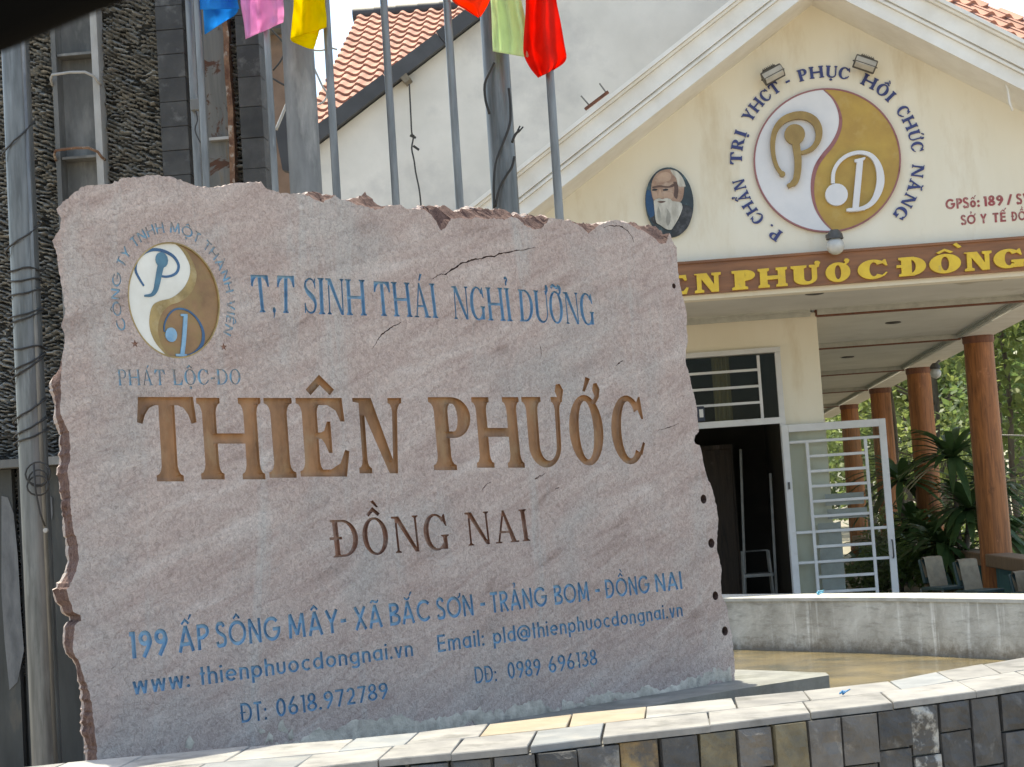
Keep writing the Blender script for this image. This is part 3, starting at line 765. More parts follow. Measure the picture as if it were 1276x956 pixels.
for c in carv:
    if c['mat'] in ('self',): continue
    vs, ts, be = c['U']; n = len(vs); mb = MB(); d = c['depth']
    bs = {i for e in be for i in e}
    dep = []
    segs = [(Vector(vs[a]), Vector(vs[b_])) for a, b_ in be]
    for i, v in enumerate(vs):
        if c['rnd'] and i not in bs:
            p = Vector(v); dm = 9
            for a, b_ in segs:
                ab = b_-a; t = max(0, min(1, (p-a).dot(ab)/max(ab.length_squared, 1e-12))); dm = min(dm, (p-a-ab*t).length)
            x = min(1, dm/.016); dep.append(d*.75+c['rnd']*math.sqrt(x*(2-x)))
        else: dep.append(d*(.75 if c['rnd'] else 1))
    ins = [spos(v.x, v.y, -dep[i]) for i, v in enumerate(vs)]
    top = [spos(v.x, v.y) for v in vs]
    if c['name'] == 'emblem':
        mb.add(top+ins, [[a, b_, n+b_, n+a][::-1] for a, b_ in be]); emw = mb; continue
    mb.add(ins+top, [list(t) for t in ts]+[[a, b_, n+b_, n+a][::-1] for a, b_ in be])
    mb.build(c['name'], c['mat'], stone, fix=False, auto=32 if c['rnd'] else None)
# emblem fields and signs
emb = emw.build('emblem', M_GOLD, stone, fix=False)
c1 = catmull([(.04, .999), (.20, .90), (.34, .72), (.39, .56), (.34, .38), (.20, .20), (-.05, .04), (-.33, -.03), (-.48, -.12), (-.555, -.34), (-.54, -.55), (-.43, -.76), (-.19, -.982)], 4)
c2 = catmull([(.10, .995), (.30, .88), (.44, .70), (.52, .48), (.46, .26), (.32, .09), (.10, -.03), (-.12, -.10), (-.30, -.26), (-.385, -.48), (-.36, -.70), (-.27, -.86), (-.12, -.992)], 4)
def acut(p, q, cw):                                    # unit-circle arc from p to q
    a = math.degrees(math.atan2(p[1], p[0])); b_ = math.degrees(math.atan2(q[1], q[0]))
    if cw:
        while b_ > a: b_ -= 360
    else:
        while b_ < a: b_ += 360
    n = max(2, int(abs(b_-a)/6)); return [(.999*math.cos(R_(a+(b_-a)*i/n)), .999*math.sin(R_(a+(b_-a)*i/n))) for i in range(n+1)]
def epos(off): return lambda x, y: spos(*em(x, y), off)
def inlay(name, polys, mt, off, th, parent):
    return raised(polys, epos(off), SN, th).build(name, mt, parent)
inlay('white_field', [c1[::-1]+acut(c1[0], c1[-1], False)[1:-1]], M_CREAMP, -.0105, .0055, emb)
inlay('gold_band', [c1+acut(c1[-1], c2[-1], False)[1:-1]+c2[::-1]+acut(c2[0], c1[0], False)[1:-1]], M_GOLD, -.0105, .0075, emb)
inlay('brown_field', [c2+acut(c2[-1], c2[0], False)[1:-1]], M_BRONZE, -.0105, .005, emb)
inlay('rim', [band2((0, 0, 1.0, 1.0), (0, 0, .975, .975), 0, 180, 30), band2((0, 0, 1.0, 1.0), (0, 0, .975, .975), 180, 360, 30)], M_GOLD, -.007, .008, emb)
pa = catmull([(-.64, .22), (-.73, .34), (-.80, .48), (-.76, .64), (-.62, .77), (-.42, .845), (-.2, .84), (.02, .76), (.13, .62), (.10, .50), (.0, .43), (-.16, .395), (-.30, .41)], 4)
inlay('letter_mark', stroke(pa, [.035+.02*math.sin(math.pi*i/(len(pa)-1)) for i in range(len(pa))]), M_NAVY, -.006, .0035, emb)
ps = catmull([(-.24, .62), (-.29, .48), (-.35, .28), (-.40, .15), (-.49, .07), (-.64, .05)], 4)
inlay('letter_mark', stroke(ps, [.13-.10*(i/(len(ps)-1))**1.6 for i in range(len(ps))])+[disc(-.23, .68, .135)], M_TEAL, -.006, .0045, emb)
da = catmull([(-.25, -.55), (-.24, -.42), (-.15, -.27), (-.02, -.17), (.14, -.145), (.32, -.19), (.48, -.31), (.58, -.47), (.60, -.62), (.55, -.76), (.42, -.88), (.25, -.945), (.03, -.965)], 4)
inlay('letter_mark', stroke(da, [.03+.035*math.exp(-((i/(len(da)-1)-.72)/.18)**2) for i in range(len(da))]), M_NAVY, -.006, .0035, emb)
da2 = [(x*.965+.005, y*.985-.005) for x, y in da[len(da)//2:]]
inlay('letter_mark', stroke(catmull([(.22, -.27), (.19, -.5), (.15, -.75), (.11, -.93)], 4), .085)+[rect(.12, -.275, .26, -.235), rect(-.03, -.965, .2, -.925)], M_BLUE, -.006, .0055, emb)
inlay('letter_mark', [disc(-.11, -.60, .125)], M_BLUE, -.006, .0055, emb)
# mortar smeared along the foot
def smear(top, bot, seed, name='mortar_smear'):
    P = []
    for src in (top, bot[::-1]):
        for i in range(len(src)-1):
            a = Vector(suv(*src[i])); c_ = Vector(suv(*src[i+1])); n = max(1, int((c_-a).length/.016))
            for k in range(n): P.append(a.lerp(c_, k/n))
        P.append(Vector(suv(*src[-1])))
    Q = []
    for p in P:
        Q.append((p.x+.03*fbm(p.x, p.y, seed, 16, 4), p.y-.012+.075*fbm(p.x, p.y, seed+4, 6, 4)+.035*fbm(p.x, p.y, seed+6, 40, 3)))
    vs, ts, be = union([Q], [(p.x+random.uniform(-.02, .02), p.y+random.uniform(-.02, .02)) for p in P]); n = len(vs); bs = {i for e in be for i in e}
    mb = MB(); mb.add([spos(v.x, v.y, .001 if i in bs else .006+.008*(fbm(v.x, v.y, seed, 20)+.3)) for i, v in enumerate(vs)], [list(t) for t in ts])
    mb.build(name, M_MORTAR, stone, fix=False, smooth=True)
smear([(335, 934), (352, 922), (385, 915), (409, 905), (458, 893), (500, 884), (512, 893), (550, 893), (588, 885), (642, 877), (696, 875)], [(330, 948), (400, 936), (500, 920), (600, 904), (698, 888)], 2.0)
smear([(700, 875), (714, 868), (760, 862), (786, 857), (840, 850), (862, 842), (880, 835), (911, 833)], [(700, 886), (786, 872), (850, 862), (912, 850)], 5.0)
for bx, by, br_ in ((237, 921, 6), (325, 905, 5), (352, 904, 7), (362, 912, 4), (336, 918, 4), (718, 825, 3), (737, 848, 3)):
    smear([(bx-br_, by), (bx, by-br_), (bx+br_, by)], [(bx-br_, by+br_*.6), (bx, by+br_), (bx+br_, by+br_*.5)], bx*.1)
# ================================================================== GROUND, BASIN, PLINTH
M_EARTH = mat('dusty_ground', (.34, .29, .23), (.24, .20, .155), 1.2, .95, .4, 20, .02, dirt=(.17, .15, .11), dscale=.5)
gm = MB(); gm.add([(-600, -600, 0), (600, -600, 0), (600, 900, 0), (-600, 900, 0)], [[0, 1, 2, 3]]); tag(gm.build('ground', M_EARTH), kind='structure')

CAPZ = .75
def capmat(name, cs, rnd=.22):
    return mat(name, cs[0], cs[1], 7, .6, .35, 25, .006, rand=rnd, dirt=cs[2], dscale=5, dlo=.52, dhi=.72)
M_CAP = capmat('pale_slate', ((.29, .28, .265), (.195, .19, .187), (.11, .108, .10)), .22)
M_CAPB = capmat('blue_grey_slate', ((.24, .25, .26), (.17, .18, .19), (.29, .28, .26)), .12)
M_CAPO = capmat('ochre_slate', ((.33, .275, .20), (.26, .21, .15), (.28, .265, .23)), .12)
M_SL = mat('dark_slate', (.115, .11, .106), (.065, .064, .064), 9, .7, .9, 26, .014, rand=.38, dirt=(.27, .26, .24), dscale=10, dlo=.57, dhi=.74)
M_SLB = mat('brown_slate', (.15, .138, .125), (.09, .083, .077), 7, .7, .9, 22, .014, rand=.35, dirt=(.30, .27, .23), dscale=9, dlo=.56, dhi=.74)
M_SLO = mat('olive_slate', (.24, .20, .12), (.14, .12, .08), 8, .7, .9, 22, .014, rand=.2, dirt=(.10, .095, .085), dscale=7, dlo=.55, dhi=.7)
M_SLR = mat('rusty_slate', (.36, .25, .11), (.17, .12, .07), 11, .7, .9, 24, .014, rand=.2, dirt=(.10, .09, .08), dscale=8, dlo=.5, dhi=.62)
M_SLW = mat('whitened_slate', (.42, .41, .38), (.09, .085, .08), 17, .75, 1.0, 30, .014, rand=.2, lo=.50, hi=.62)
M_GROUT = mat('grey_grout', (.27, .265, .25), (.18, .175, .165), 20, .95, .5)
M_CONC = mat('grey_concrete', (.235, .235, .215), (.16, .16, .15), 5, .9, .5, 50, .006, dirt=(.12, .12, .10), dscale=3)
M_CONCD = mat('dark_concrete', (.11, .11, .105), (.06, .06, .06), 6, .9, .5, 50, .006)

fpx = [(-60, 1003), (120, 984), (300, 965), (480, 945.5), (660, 928.5), (768, 916), (860, 905.5), (1003, 888), (1167, 867.5), (1276, 851.5), (1390, 834), (1500, 817)]
bpx = [(-100, 972), (60, 952), (221, 938), (277, 931.5), (376, 926), (500, 915), (624, 900), (768, 884), (940, 866.5), (1033, 857.5), (1121, 846.5), (1186, 834), (1276, 819), (1390, 799), (1500, 780)]
Fp = [on_z(x, y, CAPZ) for x, y in fpx]; Bp = [on_z(x, y, CAPZ) for x, y in bpx]
Fc = [Vector((p[0], p[1], CAPZ)) for p in catmull([(p.x, p.y) for p in Fp], 8)]
Bc = [Vector((p[0], p[1], CAPZ)) for p in catmull([(p.x, p.y) for p in Bp], 8)]
def at_x(C, x):
    for a, b in zip(C, C[1:]):
        if a.x <= x <= b.x: return a.lerp(b, (x-a.x)/max(1e-6, b.x-a.x))
    return C[0].copy() if x < C[0].x else C[-1].copy()
basin_wall = thing('basin_wall', (0, 6.5, 0), 'low curved foreground wall with a dark slate face and pale sunlit slate top', 'low wall')
x0, x1 = -2.6, 2.35
# core
core = MB(); N = 60
fr = [at_x(Fc, x0+(x1-x0)*i/N) for i in range(N+1)]; bk = [at_x(Bc, x0+(x1-x0)*i/N) for i in range(N+1)]
for i in range(N):
    a, b_, c_, d_ = fr[i]+Vector((0, .03, 0)), fr[i+1]+Vector((0, .03, 0)), bk[i+1]-Vector((0, .012, 0)), bk[i]-Vector((0, .012, 0))
    tz = Vector((0, 0, CAPZ-.028)); o = len(core.v)
    core.v += [Vector((p.x, p.y, 0)) for p in (a, b_, c_, d_)]+[Vector((p.x, p.y, tz.z)) for p in (a, b_, c_, d_)]
    core.f += [[o+4, o+5, o+6, o+7], [o, o+1, o+5, o+4], [o+2, o+3, o+7, o+6]]; core.m += [0]*3
    if i == 0: core.f.append([o, o+4, o+7, o+3]); core.m.append(0)
    if i == N-1: core.f.append([o+1, o+2, o+6, o+5]); core.m.append(0)
core.build('wall_core', M_GROUT, basin_wall)
# top slabs: rows across the width
rows = 2; cuts = []
random.seed(11)
for r in range(rows):
    x = x0+random.uniform(-.2, 0)
    while x < x1:
        wd = random.uniform(.22, .40)
        xa = x+.0025; xb = min(x+wd-.0025, x1); x += wd
        if xb-xa < .05: continue
        t0, t1 = r/rows+.005, (r+1)/rows-.005
        if r == 0: t0 = -.012
        if r == rows-1: t1 = 1.0
        sh = random.uniform(-.03, .03)*0
        q = []
        for xx, tt in ((xa, t0), (xb, t0), (xb, t1), (xa, t1)):
            q.append(at_x(Fc, xx).lerp(at_x(Bc, xx), tt))
        q = [Vector((p.x+random.uniform(-.004, .004), p.y+random.uniform(-.003, .003), CAPZ+random.uniform(-.003, .001))) for p in q]
        mb = MB(); c_ = sum(q, Vector())/4
        top = [c_+(p-c_)*.985 for p in q]; b0 = 0
        mb.add([p for p in top]+[p-Vector((0, 0, .004)) for p in q]+[p-Vector((0, 0, .026)) for p in q],
               [[0, 1, 2, 3]]+[[i, 4+i, 4+(i+1) % 4, (i+1) % 4] for i in range(4)]+[[4+i, 8+i, 8+(i+1) % 4, 4+(i+1) % 4] for i in range(4)]+[[11, 10, 9, 8]])
        pc = (c_.x, r); mm = M_CAP
        if -.95 < c_.x < -.15 and r >= 1 and random.random() < .6: mm = M_CAPO
        elif random.random() < .12: mm = M_CAPB
        mb.build('top_slab', mm, basin_wall)
# face tiles, two courses
def facepos(s, z, off):
    p = at_x(Fc, s); q = at_x(Fc, s+.02); t = (q-p).normalized(); n = Vector((t.y, -t.x, 0))
    return Vector((p.x, p.y, 0))+n*off+Vector((0, 0, z))
def facex(px, py=920):                                 # x on the front line below this pixel
    best = min(((abs((on_z(p[0], p[1], CAPZ)-Vector((0, 0, 0))).x), 0) for p in fpx[:1]), default=None)
    lo, hi = x0, x1
    for _ in range(30):
        mid = (lo+hi)/2; P = at_x(Fc, mid)-CP
        X = 638+FPX*P.dot(RV)/P.dot(fwd)
        if X < px: lo = mid
        else: hi = mid
    return (lo+hi)/2
joints = [-400, -340, -280, -225, -160, -100, -40, 20, 75, 130, 190, 240, 300, 350, 405, 458, 508, 558, 612, 667, 716, 770, 820, 868, 915, 960, 1002, 1044, 1089, 1132, 1168, 1206, 1242, 1278, 1320, 1360, 1400, 1440, 1480, 1530]
special = {770: M_SLR, 868: M_SLO, 960: M_SLO, 1132: M_SLW}
for a, b_ in zip(joints, joints[1:]):
    xa, xb = facex(a), facex(b_)
    if a < 0 or b_ > 1276:
        f = 1
        fx = lambda p: facex(0)+p*.0028 if p < 0 else (facex(1276)+(p-1276)*.0031 if p > 1276 else facex(p))
        xa, xb = fx(a), fx(b_)
    if xb < x0 or xa > x1: continue
    z = CAPZ-.030; k = 0
    while z > .02:
        h = random.uniform(.13, .24) if k else random.choice([.115, .15, .19, .27])
        zb = max(.0, z-h); pr = random.uniform(.003, .030)
        mb = MB(); jx = lambda: random.uniform(.002, .009)
        q = [(xa+jx(), z-.002), (xb-jx(), z-.002-random.uniform(0, .004)), (xb-jx(), zb+jx()), (xa+jx(), zb+jx())]
        gx, gz = 6, 6; vs = []
        for j in range(gz+1):
            for i in range(gx+1):
                a_ = i/gx; b__ = j/gz; xx = (q[0][0]*(1-a_)+q[1][0]*a_)*(1-b__)+(q[3][0]*(1-a_)+q[2][0]*a_)*b__; zz = (q[0][1]*(1-a_)+q[1][1]*a_)*(1-b__)+(q[3][1]*(1-a_)+q[2][1]*a_)*b__
                edge = i in (0, gx) or j in (0, gz)
                vs.append(facepos(xx, zz, pr+(-.006 if edge else .032*fbm(xx, zz, a, 11)+.008*fbm(xx, zz, a, 30))))
        mb.add(vs, [[j*(gx+1)+i, j*(gx+1)+i+1, (j+1)*(gx+1)+i+1, (j+1)*(gx+1)+i] for j in range(gz) for i in range(gx)])
        rim = [i for i in range(gx+1)]+[(j+1)*(gx+1)-1 for j in range(1, gz+1)]+[gz*(gx+1)+i for i in range(gx-1, -1, -1)]+[j*(gx+1) for j in range(gz-1, 0, -1)]
        base = []
        for i in rim:
            ii, jj = i % (gx+1), i//(gx+1); base.append(facepos(q[0][0]+(q[1][0]-q[0][0])*ii/gx, q[0][1]+(q[2][1]-q[0][1])*jj/gz, -.028))
        o = len(mb.v); mb.v += base; n = len(rim)
        for i in range(n): mb.f.append([rim[i], rim[(i+1) % n], o+(i+1) % n, o+i]); mb.m.append(0)
        mm = special.get(a) if (a != 770 or k == 0) else M_SLB
        if mm is None: mm = M_SL if random.random() < .62 else M_SLB
        t_ = mb.build('face_tile', mm, basin_wall)
        z = zb; k += 1

# plinth slab under the stone
PLZ = .594
pf = [on_z(x, y, PLZ) for x, y in ((786, 884.5), (860, 869.5), (925, 858), (990, 848), (1033, 841.5))]
d0 = (pf[1]-pf[0]).normalized(); left = pf[0]-d0*2.6
pf = [left]+pf; nb = Vector((-d0.y, d0.x, 0))
pb = [on_z(1029, 838.2, PLZ), on_z(1010, 837.6, PLZ), on_z(925, 834.5, PLZ), on_z(880, 834, PLZ)]
pbk = pb+[SO+SU*.0-SN*.5+Vector((-.2, 0, PLZ))]
poly = [Vector((p.x, p.y, PLZ)) for p in pf+pbk]
pl = MB(); pts = [(p.x, p.y) for p in poly]
vs, ts, be = union([pts]); n = len(vs)
pl.add([(v.x, v.y, PLZ) for v in vs]+[(v.x, v.y, PLZ-.07) for v in vs], [list(t) for t in ts]+[[n+i for i in t][::-1] for t in ts]+[[a, n+a, n+b_, b_] for a, b_ in be])
plinth = thing('stone_plinth', (.2, 9.0, 0), 'flat dark grey concrete plinth that the carved granite slab stands on', 'plinth')
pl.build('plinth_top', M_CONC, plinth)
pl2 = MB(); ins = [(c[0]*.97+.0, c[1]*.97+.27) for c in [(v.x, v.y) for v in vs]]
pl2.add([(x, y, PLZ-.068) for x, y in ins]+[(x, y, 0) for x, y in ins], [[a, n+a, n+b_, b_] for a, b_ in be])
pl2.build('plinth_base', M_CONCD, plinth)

# basin floor and far rim
M_POOL = mat('yellowish_basin_water', (.24, .185, .09), (.12, .098, .058), 2.2, .14, .35, 5, .02, detail=8, dirt=(.085, .08, .055), dscale=1.4, dlo=.5, dhi=.62, spec=.5)
FLZ = .31
rp = [(760, 745.5), (850, 745.2), (900, 745), (1000, 744.4), (1088, 744), (1180, 744.8), (1276, 746), (1330, 747.5), (1380, 751)]
Ri = [on_z(x, y, CAPZ) for x, y in rp]
Ri = [Vector((-2.5, 15.6, CAPZ))]+Ri+[Vector((3.35, 11.0, CAPZ)), Vector((3.3, 9.6, CAPZ)), Vector((2.9, 8.9, CAPZ))]
Ri = [Vector((p[0], p[1], CAPZ)) for p in catmull([(p.x, p.y) for p in Ri], 8)]
Ro = []
for i, p in enumerate(Ri):
    t = (Ri[min(i+1, len(Ri)-1)]-Ri[max(i-1, 0)]).normalized(); nrm_ = Vector((-t.y, t.x, 0)); Ro.append(p+nrm_*.42)
def rimmat(name, under):
    mt, nt, b = newmat(name); v = geopos(nt)
    base = ramp(nt, ntex(nt, v, 3.5, 7, .65, .4), [(.3, (.30, .285, .25)), (.5, (.44, .42, .38)), (.7, (.58, .565, .52))]).outputs[0]
    st_ = ntex(nt, geopos(nt, (5.5, 5.5, .35)), 1.6, 5, .7)
    base = mixc(nt, ramp(nt, st_, [(.56, 0.0), (.66, .8)]).outputs[0], base, (.74, .73, .70))
    base = mixc(nt, ramp(nt, ntex(nt, geopos(nt, (1, 1, 5)), 4, 5, .7), [(.50, 0.0), (.70, .6)]).outputs[0], base, (.20, .185, .16))
    g = nd(nt, 'ShaderNodeNewGeometry'); sp = nd(nt, 'ShaderNodeSeparateXYZ'); lk(nt, g.outputs['Position'], sp.inputs[0])
    ad = nd(nt, 'ShaderNodeMath', operation='ADD'); mu = nd(nt, 'ShaderNodeMath', operation='MULTIPLY'); mu.inputs[1].default_value = .28
    lk(nt, ntex(nt, v, 12, 5, .75), mu.inputs[0]); lk(nt, sp.outputs[2], ad.inputs[0]); lk(nt, mu.outputs[0], ad.inputs[1])
    base = mixc(nt, ramp(nt, ad.outputs[0], [(.46, .8), (.57, 0.0)]).outputs[0], base, (.125, .10, .07))
    lk(nt, base, b.inputs['Base Color']); b.inputs['Roughness'].default_value = .9
    bump(nt, b, ntex(nt, v, 30, 7, .7), .7, .012); return mt
M_RIM = rimmat('stained_rim_concrete', 0); M_RIMT = mat('bleached_rim_top', (.46, .45, .42), (.34, .33, .30), 6, .85, .4, 30, .006, dirt=(.36, .34, .3), dscale=8, dlo=.6, dhi=.75)
rim = thing('basin_rim', (1.5, 14.2, 0), 'far curved concrete rim of the basin, streaked grey with a bleached top', 'basin rim')
rf_ = MB(); rt_ = MB()
for i in range(len(Ri)-1):
    a, b_, c_, d_ = Ri[i], Ri[i+1], Ro[i+1], Ro[i]
    L = max(1, int((b_-a).length/.08)); o = len(rf_.v)
    NZ = 12
    for j in range(NZ+1):
        for p in (a, b_):
            z = (CAPZ-.03)*(1-j/NZ); t = (b_-a).normalized(); nn = Vector((t.y, -t.x, 0)); dd = .010*fbm(p.x, p.y, z, 3.5, 3) if j else 0
            rf_.v.append(Vector((p.x, p.y, z))+Vector((p.x-1, p.y-8, 0)).normalized()*dd)
    for j in range(NZ): rf_.f.append([o+2*j, o+2*j+1, o+2*j+3, o+2*j+2]); rf_.m.append(0)
    o = len(rf_.v); rf_.v += [Vector((c_.x, c_.y, CAPZ-.03)), Vector((d_.x, d_.y, CAPZ-.03)), Vector((d_.x, d_.y, 0)), Vector((c_.x, c_.y, 0))]; rf_.f.append([o, o+1, o+2, o+3]); rf_.m.append(0)
    n1 = (a-d_).normalized()*.012
    o = len(rt_.v)
    wz = lambda p: .004*fbm(p.x, p.y, 0, 6)
    ring_ = [(a+n1, b_+n1), (a-n1*2, b_-n1*2), (d_-n1, c_-n1)]
    rt_.v += [a+n1-Vector((0, 0, .032)), b_+n1-Vector((0, 0, .032)), a+n1-Vector((0, 0, .005)), b_+n1-Vector((0, 0, .005)), a-n1+Vector((0, 0, wz(a))), b_-n1+Vector((0, 0, wz(b_))), d_, c_, d_-Vector((0, 0, .03)), c_-Vector((0, 0, .03))]
    for j in range(4): rt_.f.append([o+2*j, o+2*j+1, o+2*j+3, o+2*j+2]); rt_.m.append(0)
rf_.build('rim_face', M_RIM, rim, fix=False, smooth=True); rt_.build('rim_top', M_RIMT, rim)
fl = MB(); P = [(p.x, p.y) for p in Ro]+[(bk[i].x, bk[i].y-.1) for i in range(N, -1, -1)]
P = [(p.x, p.y) for p in Ri]+[(bk[i].x, bk[i].y-.1) for i in range(N, -1, -1)]
vs, ts, be = union([P]); fl.add([(v.x, v.y, FLZ) for v in vs], [list(t) for t in ts]); tag(fl.build('basin_water', M_POOL), kind='structure')
# small litter left on the walls
M_BLUEP = mat('blue_plastic', (.05, .22, .45), (.03, .14, .3), 20, .35, .2)
M_LBLUEP = mat('light_blue_plastic', (.15, .48, .62), (.1, .35, .5), 20, .35, .2)
def scrap(p, s, mt, label, n=9):
    random.seed(int(p.x*100)); pts = []; q = Vector(p)+Vector((0, 0, s*.3))
    for i in range(n): q = Vector(p)+Vector((random.uniform(-1, 1)*s, random.uniform(-.5, .5)*s, random.uniform(.08, .9)*s)); pts.append((q.x, q.y, q.z))
    P3 = []; PP = [Vector(a) for a in pts]
    for a, b_ in zip(PP, PP[1:]):
        for k in range(4): P3.append(a.lerp(b_, k/4)+Vector((0, 0, .1*s*math.sin(math.pi*k/4))))
    mb = MB(); mb.tube(P3, s*.13, 6)
    return tag(mb.build('plastic_scrap', mt, smooth=True), label, 'litter')
scrap(on_z(1053, 866, CAPZ+.002), .022, M_BLUEP, 'small crumpled dark blue plastic scrap lying on the pale slate top of the front wall')
scrap(on_z(1023, 742, CAPZ+.002), .045, M_LBLUEP, 'light blue plastic string lying on the far concrete rim by the glazed door')
# ================================================================== THE PEDIMENT BUILDING
YF = 17.5; YW = 20.2
M_CREAM = mat('cream_render', (.80, .75, .63), (.76, .70, .565), 1.1, .85, .2, 60, .004, stretch=(1.7, 1, .45), dirt=(.60, .50, .34), dscale=1.5, dlo=.53, dhi=.80)
M_CREAMT = mat('off_white_trim', (.82, .80, .75), (.72, .69, .63), 3, .8, .2, 30, .004, stretch=(1, 1, 1), dirt=(.50, .45, .38), dscale=2.5, dlo=.66, dhi=.85)
M_GREYW = mat('pale_grey_render', (.69, .655, .60), (.60, .57, .52), 1.3, .9, .15, 60, .004, dirt=(.44, .42, .40), dscale=.9, dlo=.52, dhi=.8)
M_BOARD = mat('red_brown_board', (.30, .125, .050), (.19, .078, .032), 3, .45, .15, stretch=(.6, 1, 6))
M_YEL = mat('yellow_letter_plastic', (.78, .53, .035), (.66, .42, .03), 8, .4, .05, dirt=(.5, .36, .1), dscale=14, dlo=.6, dhi=.75)
M_YELS = mat('dark_letter_edge', (.09, .06, .015), None, 8, .6, 0)
M_BLUEL = mat('navy_letter_plastic', (.035, .05, .19), (.025, .035, .14), 9, .5, .05)
M_REDL = mat('faded_red_print', (.36, .07, .08), (.26, .09, .08), 12, .7, .1, dirt=(.5, .33, .28), dscale=22, dlo=.5, dhi=.7)
M_CEIL = mat('ceiling_board', (.62, .61, .56), (.55, .54, .49), 1.5, .9, .1, dirt=(.42, .39, .32), dscale=1.6, dlo=.6, dhi=.8)
M_MOULD = mat('plaster_moulding', (.52, .52, .47), (.42, .42, .38), 8, .9, .3)
M_STAIN = mat('damp_stain', (.40, .37, .29), (.52, .50, .44), 3, .9, .1)
def woodmat(name, a, b_, gl=.35):
    mt, nt, b = newmat(name)
    n1 = ntex(nt, geopos(nt, (9, 9, .7)), 2.0, 7, .65, 1.2); n2 = ntex(nt, geopos(nt, (30, 30, 1.0)), 3, 4, .6, .4)
    c = ramp(nt, n1, [(.3, b_), (.55, a), (.75, tuple(min(1, x*1.35) for x in a))]).outputs[0]
    c = mixc(nt, .6, c, ramp(nt, n2, [(.3, .6), (.6, 1.1)]).outputs[0], 'MULTIPLY')
    sc_n = ntex(nt, geopos(nt, (1, 1, .6)), 5, 7, .75); c = mixc(nt, ramp(nt, sc_n, [(.60, 0.0), (.68, .6)]).outputs[0], c, tuple(min(1, x*1.6+.05) for x in a)); c = mixc(nt, ramp(nt, sc_n, [(.32, .6), (.40, 0.0)]).outputs[0], c, tuple(x*.35 for x in a))
    lk(nt, c, b.inputs['Base Color']); b.inputs['Roughness'].default_value = gl
    bump(nt, b, n2, .15, .004); return mt
M_WOOD = woodmat('orange_brown_wood', (.38, .140, .042), (.17, .058, .019), .55)
M_WOODR = woodmat('weathered_rail_wood', (.27, .18, .12), (.17, .11, .075), .6)
M_BEAMB = woodmat('brown_beam_strip', (.20, .075, .04), (.12, .045, .025), .6)

def fp(px, py, Y=YF): return on_y(px, py, Y)
gb = thing('pediment_building', (2.0, 18.8, 0), 'cream clinic building with a white pediment and brown lettered board, behind the carved slab', 'building')
# key points of the gable on plane YF
A = fp(1011, 6.6)                                       # inner apex
dl = (fp(680, 267)-fp(980, 31)).normalized(); dr = (fp(1256, 130)-fp(1100, 51)).normalized()
slL = dl.z/abs(dl.x); slR = dr.z/abs(dr.x)
ZB = fp(1000, 319.5).z                                    # top of the board
XL = A.x-(A.z-ZB)/abs(slL); XR = A.x+(A.z-ZB)/abs(slR)
wall = MB()
wall.prism([(XL-.2, YF, ZB-.35), (XR+.2, YF, ZB-.35), (XR+.2, YF, ZB), (A.x, YF, A.z+.25), (XL-.2, YF, ZB)], (0, .2, 0))
wall.build('gable_wall', M_CREAM, gb)
def rake(name, o0, o1, y0, y1, mt, sub=1):
    """trim following both slopes: offsets o0..o1 (m, perpendicular to the slope) and depth range y0..y1 (negative = towards the street)"""
    mb = MB()
    for sl, sx, XE in ((abs(slL), -1, XL-1.2), (abs(slR), 1, XR+1.2)):
        c = 1/math.sqrt(1+sl*sl)
        def pt(o, x): return Vector((x, 0, A.z - sl*abs(x-A.x) + o/c))
        pts = [pt(o0, A.x), pt(o1, A.x), pt(o1, XE), pt(o0, XE)]
        mb.prism([(p.x, YF+y0, p.z) for p in pts], (0, y1-y0, 0))
    return mb.build(name, mt, gb)
# perpendicular widths read from the photograph: shaded soffit, white band, mouldings, gutter edge
rake('white_moulding', .0, .125, -.65, .2, M_CREAMT)
rake('moulding_bead', .128, .150, -.685, .2, M_CREAMT)
rake('moulding_bead', .153, .166, -.665, .2, M_CREAMT)
rake('cornice_face', .169, .325, -.70, .25, M_CREAMT)
rake('moulding_bead', .328, .352, -.745, .25, M_CREAMT)
rake('roof_edge', .355, .390, -.78, .6, M_CREAMT)
# joints in the left roof edge: small clips along the upper edge
clips = MB()
# board with its letters
bd = MB()
xl, xr = fp(700, 340).x, fp(1420, 330).x
zt, zb = ZB, fp(1000, 358).z
bd.box(((xl+xr)/2, YF-.035, (zt+zb)/2), ((xr-xl)/2, .035, (zt-zb)/2))
bd.build('name_board', M_BOARD, gb)
bl = MB(); bl.box(((xl+xr)/2, YF-.045, zt+.012), ((xr-xl)/2+.01, .05, .012)); bl.build('board_capping', M_BOARD, gb)
BW = Serif(st=.285, ha=.145, sf=.075, sh=.14, br=.03)
def bt(x, top): return (342.4-(x-863)*.0795) if top else (366.2-(x-863)*.081)
def board_letter(ch, xa, xb):
    lay, W = layout(ch, BW, 0); q = quadmap((xa-1.2, bt(xa, 1)), (xb-1.2, bt(xb, 1)), (xa, bt(xa, 0)), (xb, bt(xb, 0)), lambda x, y: fp(x, y, YF-.072))
    polys = lay[0][1]
    if ch in 'ƠƯ': W = W+.1
    mb = raised(polys, lambda x, y: q(x/W, y), (0, -1, 0), .03)
    mb.build('board_letter', M_YEL, gb)
for a in (('E', 826, 858), ('N', 864, 899), ('P', 912.5, 941.5), ('H', 945, 981.5), ('Ư', 986, 1024), ('Ơ', 1029, 1064), ('C', 1069, 1107), ('Đ', 1120, 1154), ('Ô', 1158, 1197.5), ('N', 1200, 1236), ('G', 1238, 1276)): board_letter(*a)
acc = MB(); q = quadmap((1176, 304), (1200, 302.5), (1176, 322), (1200, 320.5), lambda x, y: fp(x, y, YF-.072))
raised([[(.72, .62), (.9, .70), (.62, 1.0), (.45, .9)]], q, (0, -1, 0), .03, acc); acc.build('board_letter', M_YEL, gb)

